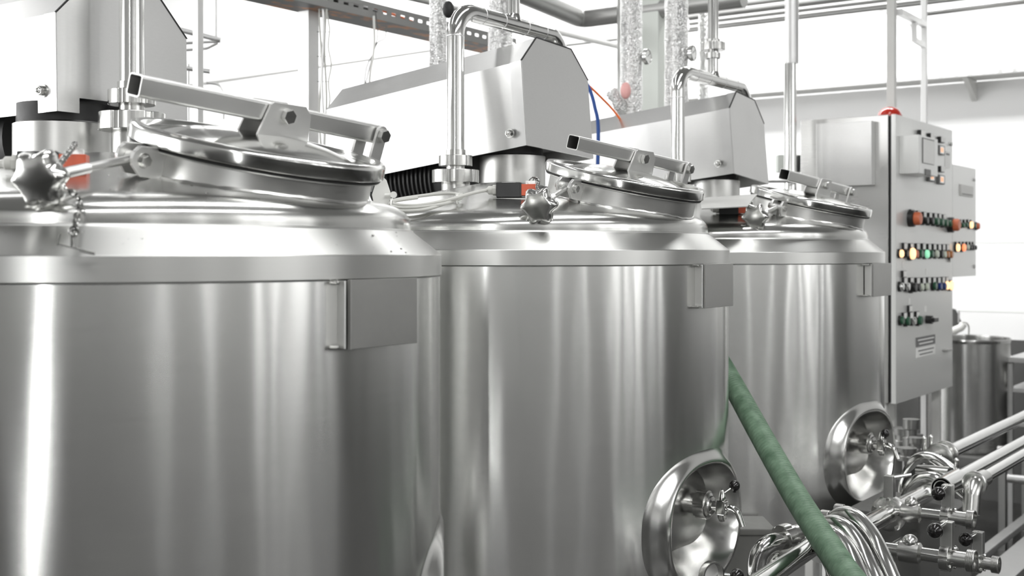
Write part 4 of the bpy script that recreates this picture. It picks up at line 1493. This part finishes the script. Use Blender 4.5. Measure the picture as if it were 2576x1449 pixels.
# lamps on the small cabinet
for u, v, m_, r in ((2404, 566, 'orange', .018), (2415, 567, 'green', .012), (2424, 566, 'green', .012), (2436, 566, 'glow_o', .018), (2444, 568, 'green', .013), (2453, 569, 'orange', .018),
                    (2402, 623, 'glow_o', .019), (2417, 623, 'glow_r', .019), (2427, 622, 'pale', .014), (2434, 623, 'black', .012), (2440, 623, 'black', .012), (2446, 623, 'black', .012)):
    btn(u, v, m_, r, .024, parent=t2)
for u, v in ((2402, 612), (2411, 612), (2420, 612), (2429, 612), (2437, 612), (2444, 612), (2404, 555), (2413, 556), (2422, 556), (2431, 556), (2439, 557)):
    tagp(u, v, t2, .016, .016)
a = Pt(2430, 480, CXF); b = BM(); box(b, tuple(a + X3 * .004), (.008, .24, .06), bev=.002); sc_ = obj('panel_screen', b, 'paint', t2)
b = BM(); box(b, tuple(a + X3 * .009 - Z3 * .02), (.002, .20, .004)); obj('screen_line', b, 'ink', sc_)

# ================================================================ LOWER RIGHT: drum, bench, tub, pipework
# big open drum on a low trolley behind the cabinet
yd = 6.9
dc = Py(2426, 850, yd); rd = 108 * yd / FPX
zt = dc.z; zb = Py(2426, 1128, yd).z
t = thing('steel_drum', 'large open stainless drum standing behind the control cabinet', 'drum', (dc.x, dc.y, zb))
b = BM()
lathe(b, [(0, zb + .03), (rd - .02, zb + .03), (rd - .006, zb + .05), (rd - .006, zt - .006), (rd - .004, zt + .004), (rd + .003, zt + .004), (rd + .006, zt - .004), (rd + .002, zt - .016),
          (rd, zt - .020), (rd, zb + .02), (rd - .01, zb), (0, zb)], Matrix.Translation((dc.x, dc.y, 0)), 96)
obj('drum_body', b, 'drum', t)
hx = Py(2522, 915, yd - .12)
b = BM(); cbox(b, hx, (.05, .05, .115), 0, .004); obj('drum_handle', b, 'cabside', t)
b = BM(); sweep(b, fillet([hx + Z3 * .05, hx + Z3 * .045 + CX * .05, hx - Z3 * .045 + CX * .05, hx - Z3 * .05], .02, 5), .006, 10); obj('handle_ring', b, 'pipe', t)
t = thing('low_trolley', 'low dark metal trolley carrying the large open drum', 'trolley', (dc.x, dc.y, 0))
b = BM(); box(b, (dc.x, dc.y, zb - .025), (.62, .62, .05), bev=.004); obj('trolley_top', b, 'box', t)
for i in (-.27, .27):
    for j in (-.27, .27):
        b = BM(); box(b, (dc.x + i, dc.y + j, (zb - .05) / 2), (.035, .035, zb - .05)); obj('trolley_leg', b, 'cabside', t)
# slanted scoop and small tube seen over the drum rim
b = BM(); m = Matrix((CX, Z3, -CYv)).transposed().to_4x4(); m.translation = Py(2400, 800, 7.5)
prism(b, [(0, -.10), (.05, -.07), (.035, -.02), (.0, .055), (-.02, .06), (-.02, -.1)], .03, m)
t = obj('dark_chute', b, 'box', label='dark slanted sheet edge between the cabinet and the drum', cat='sheet metal')
b = BM(); cyl(b, Py(2412, 782, 7.45), Py(2412, 812, 7.45), .006, 12); obj('chute_pin', b, 'cabside', t)
b = BM(); sweep(b, fillet([Py(2385, 838, 7.2), Py(2418, 824, 7.2), Py(2424, 815, 7.2)], .02, 5), .022, 18); obj('white_spout', b, 'whitep', t, ang=60)
b = BM(); sweep(b, smooth_path([Py(2416, 812, 7.2), Py(2430, 812, 7.2), Py(2437, 822, 7.2), Py(2437, 845, 7.2)], 6), .005, 10); obj('thin_tube', b, 'cable', t, ang=60)
# dark steel stand below the cabinet with pipe fittings
a = Pt(2250, 1020, -1.95); c = Pt(2318, 1078, -1.95)
t = thing('pump_stand', 'pale steel plate and dark valves under the control cabinet', 'pump', (-1.98, (a.y + c.y) / 2, c.z))
b = BM(); box(b, (-1.98, (a.y + c.y) / 2, (a.z + c.z) / 2), (.02, c.y - a.y, a.z - c.z)); obj('stand_plate', b, 'galv', t)
for u, v, y, r, h in ((2270, 1100, 5.2, .045, .08), (2292, 1090, 5.1, .035, .12), (2304, 1122, 4.9, .030, .07), (2282, 1142, 4.8, .038, .05)):
    p = Py(u, v, y); b = BM(); lathe(b, [(0, -h / 2), (r, -h / 2), (r, -h / 6), (r * .7, -h / 8), (r * .7, h / 8), (r, h / 6), (r, h / 2), (0, h / 2)], Matrix.Translation(p), 24); obj('valve_body', b, 'cabside', t)
for u, v, y in ((2258, 1120, 5.2), (2310, 1092, 5.1)):
    p = Py(u, v, y); b = BM(); cyl(b, p, p - Z3 * .25, .02, 16); obj('stand_pipe', b, 'box', t)
p = Py(2285, 1200, 5.1); b = BM(); box(b, tuple(p - Z3 * (p.z / 2)), (.16, .16, p.z)); obj('pump_foot', b, 'box', t)

# bench and shelves at the right edge
t = thing('steel_bench', 'steel bench with shelves cut by the right edge of the photo', 'bench', Ps(2610, 1100, 7.3))
A = Ps(2532, 905, 7.1); zt = A.z
b = BM(); box(b, (A.x + .6, 7.55, zt), (1.2, .9, .03), bev=.003); obj('bench_top', b, 'galv', t)
for dz in (.17, .36, .56):
    b = BM(); box(b, (A.x + .6, 7.55, zt - dz), (1.2, .84, .02)); obj('bench_shelf', b, 'galv', t)
for dx in (.015, 1.18):
    for yy in (7.13, 7.97):
        b = BM(); box(b, (A.x + dx, yy, zt / 2 - .01), (.025, .025, zt - .02)); obj('bench_leg', b, 'galv', t)
b = BM(); m = Matrix((X3, Z3, -Y3)).transposed().to_4x4(); m.translation = Vector((A.x - .02, 8.10, zt + .015))
prism(b, [(0, 0), (1.2, 0), (1.2, .42), (.9, .40), (0, .10)], .02, m); obj('splash_back', b, 'plate', t)
for k in range(3):
    b = BM(); box(b, (A.x + .12 + k * .11, 7.25, zt - .11 + .01 * k), (.07, .16, .07 + .01 * k), bev=.008)
    obj('packet', b, 'paper', label=['crumpled white packet at the left end of the bench shelf', 'white packet in the middle of the bench shelf', 'right hand white packet on the bench shelf'][k], cat='packet', group='packets on the bench shelf')

# grey tub between the middle and far tank
a = Py(1862, 1322, 3.62); w_ = .19
t = obj
b = BM()
rr = [(-.055, 0), (.055, 0)]
zt = a.z
lo, hi = [], []
m = Matrix.Translation((a.x, a.y, 0)) @ Matrix.Rotation(math.atan2(SN, CS), 4, 'Z')
for (sx, sy) in ((-1, -1), (1, -1), (1, 1), (-1, 1)):
    lo.append(b.verts.new(m @ Vector((sx * .065, sy * .065, 0)))); hi.append(b.verts.new(m @ Vector((sx * .082, sy * .082, zt))))
b.faces.new(lo[::-1])
for i in range(4):
    b.faces.new([lo[i], lo[(i + 1) % 4], hi[(i + 1) % 4], hi[i]])
box(b, (0, 0, zt), (.175, .175, .02), m, .004)
obj('grey_tub', b, 'tub', label='tall dark grey plastic tub between the middle and the far tank', cat='tub')


def thread(bm, o, ax, r, n=5, p=.004, wall=.006):
    prof = [(r - wall, 0)]
    for k in range(n):
        prof += [(r - .0015, k * p), (r, k * p + p * .25), (r, k * p + p * .6), (r - .0015, k * p + p * .85)]
    prof += [(r - .002, n * p), (r - wall, n * p)]
    lathe(bm, prof, frame(o, ax), 36, closed=True)


def flange(bm, o, ax, r, h):
    lathe(bm, [(0, -h / 2), (r * .8, -h / 2), (r, -h * .3), (r, h * .3), (r * .8, h / 2), (0, h / 2)], frame(o, ax), 36)


def butterfly(name, label, o, length, r, knob, group, body=True):
    """valve branch pointing to the aisle (+X) from o: tee, pipe, butterfly valve with lever, threaded end"""
    t = thing(name, label, 'valve', o, group)
    b = BM(); cyl(b, o - X3 * .03, o + X3 * length * .62, r * .62, 28); obj('branch_tube', b, 'pipe', t)
    b = BM(); c = o + X3 * length * .24
    lathe(b, [(r * .62, -.030), (r * .98, -.024), (r * 1.02, 0), (r * .98, .024), (r * .62, .030)], frame(c, X3), 32); sphere(b, c + Z3 * r * .95, r * .72, 20); obj('bulb_housing', b, 'cast', t)
    b = BM(); c = o + X3 * length * .66
    slotted_nut(b, c - X3 * .014, X3, r * 1.25, .022, 6, .06); fl = obj('valve_flange', b, 'cast', t)
    for a in range(4):
        q = c + Vector((.010, math.cos(a * PI / 2 + .6) * r * 1.08, math.sin(a * PI / 2 + .6) * r * 1.08))
        b = BM(); hexa(b, q, X3, .009, .006); obj('flange_bolt', b, 'polish', fl)
    b = BM(); cyl(b, c + X3 * .006, c + X3 * length * .26, r * .72, 28); thread(b, o + X3 * length * .88, X3, r); obj('threaded_end', b, 'cast', t)
    b = BM(); s = c + Z3 * r * 1.05; box(b, tuple(s + Z3 * .030), (.030, .026, .062), bev=.003); hd = obj('valve_neck', b, 'plate', t)
    k = s + Z3 * .055 + knob
    b = BM(); cyl(b, s + Z3 * .058, k, .0045, 12); obj('lever', b, 'polish', hd)
    b = BM(); sphere(b, k, .019, 28); obj('ball_knob', b, 'ball', hd)
    return t


o1 = Py(2243, 1283, 3.42)
butterfly('branch_valve', 'upper butterfly valve with a black ball lever pointing into the aisle', o1, .235, .027, Vector((-.01, -.055, -.012)), 'branch valves with black ball levers')
o2 = Py(2238, 1382, 3.05)
butterfly('branch_valve', 'lower butterfly valve with a black ball lever under the upper one', o2, .215, .027, Vector((-.015, -.05, -.010)), 'branch valves with black ball levers')
o3 = Py(2360, 1400, 3.42)
butterfly('branch_valve', 'rightmost small butterfly valve at the bottom edge', o3, .165, .0235, Vector((-.02, -.05, -.010)), 'branch valves with black ball levers')

# main pipe along the tanks with a bolted flange, its valve handle on top
XM = -1.105
b = BM()
A = Pt(2130, 1362, XM); Bq = Pt(2342, 1226, XM)
Bq.z = A.z
zM = Pt(2240, 1290, XM).z
A.z = Bq.z = zM
cyl(b, A - Y3 * .2, Bq, .0265, 32)
t = obj('manifold_pipe', b, 'pipe', label='thick steel pipe running along the tanks into a round bolted flange', cat='pipe')
b = BM(); c = Vector((XM, Pt(2238, 1290, XM).y, zM)); flange(b, c, Y3, .050, .030); fl = obj('bolted_flange', b, 'cast', t)
for a in range(5):
    q = c + Vector((math.cos(a * 1.257 + .3) * .042, -.012, math.sin(a * 1.257 + .3) * .042))
    b = BM(); hexa(b, q, -Y3, .010, .007); obj('flange_bolt', b, 'polish', fl)
b = BM(); box(b, tuple(c + Z3 * .075), (.028, .028, .065), bev=.003); hd = obj('handle_stem', b, 'plate', t)
b = BM(); cyl(b, c + Z3 * .100, c + Z3 * .112 + X3 * .055 + Y3 * .02, .005, 12); obj('handle_rod', b, 'polish', hd)

# bright pipes running along the aisle to the right edge
def aisle_pipe(u0, v0, X, r, label, y1=8.0, mat='pipe', open_end=False):
    A = Pt(u0, v0, X)
    B_ = Vector((X, y1, A.z))
    b = BM()
    if open_end:
        ring_cyl(b, A, B_, r, .003, 32)
    else:
        cyl(b, A, B_, r, 32)
    return obj('aisle_pipe', b, mat, None, label, 'pipe', 'pipes along the aisle'), A


p1, A1 = aisle_pipe(2378, 1143, -1.15, .024, 'upper bright pipe running to the right edge from the clamp rings', 6.4)
for dy in (-.01, -.075):
    b = BM(); flange(b, A1 + Y3 * dy, Y3, .046, .016); obj('clamp_ring', b, 'cast', p1)
b = BM(); sphere(b, A1 - Y3 * .05, .036, 24); obj('pipe_joint', b, 'polish', p1)
p2, A2 = aisle_pipe(2368, 1228, -.98, .022, 'middle bright pipe with an open sleeve end', 6.0, open_end=True)
b = BM(); ring_cyl(b, A2, A2 + Y3 * .16, .030, .003, 36); obj('open_sleeve', b, 'pipe', p2)
b = BM(); cyl(b, A2 + Y3 * .05, A2 + Y3 * .06, .0275, 32); obj('dark_bore', b, 'rubber', p2)
p3, A3 = aisle_pipe(2452, 1216, -.90, .017, 'lower bright pipe ending in a knobbed joint', 6.0)
b = BM(); sweep(b, fillet([A3 + Y3 * .1, A3 - Y3 * .02, A3 - Y3 * .04 - Z3 * .08], .04, 8), .024, 24); flange(b, A3, Y3, .034, .014); obj('end_elbow', b, 'cast', p3, ang=60)
b = BM(); q = Pt(2376, 1205, -1.02); sweep(b, [q, Pt(2440, 1262, -.94)], .015, 18); obj('cross_link', b, 'pipe', p3)
# looping bends between the clamp rings and the manifold
z_ = Py
def bend(label, pts, r, mat='pipe', name='bent_pipe', group='bent steel pipes', sm=True):
    b = BM()
    P = [Py(*q) for q in pts]
    sweep(b, smooth_path(P, 10) if sm else fillet(P, .08, 10), r, 28)
    return obj(name, b, mat, None, label, 'pipe', group, ang=60)


bend('bent pipe arching up from the far tank to the clamp rings', [(2270, 1262, 4.0), (2278, 1215, 4.0), (2296, 1170, 3.95), (2325, 1152, 3.92), (2362, 1162, 3.88), (2400, 1190, 3.8), (2432, 1220, 3.7)], .021)
bend('low arched pipe just under the upper bend', [(2284, 1252, 3.8), (2302, 1218, 3.78), (2340, 1205, 3.75), (2370, 1222, 3.72), (2378, 1250, 3.7)], .024)
bend('short straight pipe with seams between the two arched bends', [(2312, 1184, 3.85), (2350, 1186, 3.8), (2392, 1190, 3.75)], .019)
# hand levers near the clamp rings
for u, v, y, pp_ in ((2325, 1120, 4.02, p1), (2342, 1116, 4.06, p1), (2406, 1176, 3.8, p2)):
    p = Py(u, v, y); b = BM(); cyl(b, p - Z3 * .050, p + Z3 * .022, .008, 12); sphere(b, p + Z3 * .022, .008, 12); obj('upright_lever', b, 'pipe', pp_)
# row of five parallel bends coming over the manifold and down
BG = 'five parallel bends beside the hose'
for k, (pts, r) in enumerate((([(2085, 1318, 3.05), (2118, 1296, 3.0), (2150, 1302, 2.93), (2190, 1345, 2.86), (2218, 1400, 2.80), (2262, 1500, 2.74)], .0215),
                              ([(2052, 1336, 2.98), (2088, 1316, 2.93), (2122, 1325, 2.86), (2158, 1368, 2.80), (2186, 1425, 2.75), (2222, 1510, 2.70)], .0195),
                              ([(2040, 1352, 2.94), (2072, 1336, 2.90), (2102, 1345, 2.83), (2132, 1382, 2.77), (2158, 1436, 2.72), (2190, 1510, 2.67)], .0175),
                              ([(2030, 1372, 2.92), (2058, 1356, 2.88), (2084, 1366, 2.81), (2108, 1400, 2.75), (2134, 1452, 2.70), (2160, 1520, 2.66)], .0165),
                              ([(2015, 1385, 2.94), (2044, 1376, 2.88), (2068, 1388, 2.81), (2088, 1420, 2.75), (2108, 1470, 2.70), (2130, 1530, 2.66)], .0155))):
    bend(['outermost of the five parallel bends, at their right', 'second of the five parallel bends from the right', 'middle one of the five parallel bends', 'fourth of the five parallel bends from the right', 'innermost of the five parallel bends, half behind the hose'][k], pts, r, group=BG)
for u, v, y, lab in ((2102, 1296, 3.1, 'scalloped nut behind the outermost bend'), (2066, 1312, 3.05, 'scalloped nut behind the second bend')):
    p = Py(u, v, y); b = BM(); slotted_nut(b, p, X3, .030, .022, 5, .12); obj('union_nut', b, 'cast', label=lab, cat='nut')
# big bend with a slotted union at the left of the hose
b = BM()
P = [Py(1905, 1560, 2.95), Py(1905, 1420, 2.95), Py(1930, 1372, 2.95), Py(1985, 1358, 3.0)]
sweep(b, smooth_path(P, 10), .0225, 28)
t = obj('elbow_pipe', b, 'pipe', label='large pipe elbow rising from the bottom edge left of the hose', cat='pipe', ang=60)
p = Py(1966, 1362, 2.99); ax = (Py(1985, 1354, 3.0) - Py(1940, 1368, 2.97)).normalized()
b = BM(); slotted_nut(b, p, ax, .040, .026, 6, .08); obj('union_nut', b, 'cast', t)
b = BM(); lathe(b, [(0, 0), (.033, 0), (.033, .01), (.029, .012), (.029, .03), (0, .03)], frame(p + ax * .028, ax), 32); obj('pipe_collar', b, 'cast', t)
b = BM(); A = Pt(1890, 1470, -1.14); Bq = Pt(2080, 1375, -1.14); zz = (A.z + Bq.z) / 2; A = Py(1893, 1462, 2.55); Bq = Py(2062, 1376, 2.95)
Bq.z = A.z = (A.z + Bq.z) / 2
cyl(b, A, Bq, .0225, 32); obj('lower_manifold', b, 'pipe', label='thick pipe crossing behind the hose at the bottom edge', cat='pipe')
b = BM(); sweep(b, fillet([Py(1948, 1480, 3.0), Py(1950, 1420, 3.0), Py(1985, 1395, 3.05)], .05, 8), .020, 24); obj('inner_elbow', b, 'pipe', label='smaller elbow nested inside the large elbow', cat='pipe', ang=60)
b = BM(); sweep(b, [Py(2238, 1380, 3.3), Py(2322, 1328, 3.7)], .013, 16); obj('slim_pipe', b, 'pipe', label='slim pipe slanting between the upper and lower valves', cat='pipe', ang=60)
# open clamp ring and black ball in front of the middle tank, at the bottom edge
b = BM(); p = Py(1790, 1446, 2.70)
lathe(b, [(.026, -.009), (.030, -.009), (.031, 0), (.030, .009), (.026, .009)], frame(p, (X3 * .75 - Y3 * .35).normalized()), 40, closed=True)
t = obj('clamp_collar', b, 'cast', label='open steel clamp ring below the tap niche of the middle tank', cat='clamp')
b = BM(); cyl(b, p + CX * .028, p + CX * .062 - Z3 * .004, .004, 12); obj('clamp_lever', b, 'polish', t)
b = BM(); sphere(b, p + CX * .056 - Z3 * .002, .016, 24); obj('ball_knob', b, 'ball', t)
b = BM(); cyl(b, p - Z3 * .031, Vector((p.x, p.y, .0)), .012, 16); obj('clamp_stem', b, 'pipe', t)
# grey machine box under the upper valve
A = Pt(2322, 1246, -1.02); Bq = Pt(2442, 1246, -.78)
b = BM(); q = Py(2378, 1250, 3.75)
box(b, (-1.16, 3.78, .41), (.28, .34, .82), bev=.004); obj('machine_box', b, 'box', label='grey metal machine box standing behind the upper valve', cat='machine')
# low rails and channels on the floor
for X, y0_, y1_, z_, w_, lab in ((-1.36, 3.9, 8.0, .30, .05, 'light metal rail near the floor, left of the pair'), (-1.21, 4.4, 8.0, .30, .13, 'light metal rail near the floor, right of the pair')):
    b = BM(); box(b, (X, (y0_ + y1_) / 2, z_), (w_, y1_ - y0_, .03), bev=.004)
    for yy in (y0_ + .2, 5.2, y1_ - .3):
        box(b, (X, yy, z_ / 2 - .005), (.03, .03, z_ - .012))
    obj('floor_rail', b, 'galv', label=lab, cat='rail', group='floor rails')
for k, (yy, z_) in enumerate(((6.3, .62), (6.5, .45), (7.0, .30))):
    b = BM(); cyl(b, Vector((-1.5, yy, z_)), Vector((.6, yy, z_)), .022, 20); cyl(b, Vector((.3, yy, 0)), Vector((.3, yy, z_)), .015, 12); cyl(b, Vector((-1.3, yy, 0)), Vector((-1.3, yy, z_)), .015, 12)
    obj('cross_pipe', b, 'galv', label=['highest horizontal pipe crossing behind the aisle pipes', 'middle horizontal pipe crossing behind the aisle pipes', 'lowest horizontal pipe crossing near the floor'][k], cat='pipe', group='cross pipes at the right')
# water drops on the front tank shoulder
m_, nt_, b_ = newmat('clear_water')
b_.inputs['Transmission Weight'].default_value = 1; b_.inputs['Roughness'].default_value = .0; b_.inputs['IOR'].default_value = 1.33
M['water'] = m_
T = TANKS[0]
b = BM()
for k in range(70):
    a = random.uniform(-2.3, .4); r = random.choice([random.uniform(.549, .597), random.uniform(.30, .53)])
    if r > .54:
        z = T['zsh'] + EYE + .0005 + (.598 - r) / .05 * .0405
    else:
        z = T['zsh'] + EYE + dome_z(r)
    s = random.uniform(.0012, .0032)
    sphere(b, (T['xc'] + r * math.cos(a), T['yc'] + r * math.sin(a), z), s, 8, .55)
obj('water_drops', b, 'water', label='small water drops scattered on the top of the front tank', cat='water', kind='stuff')
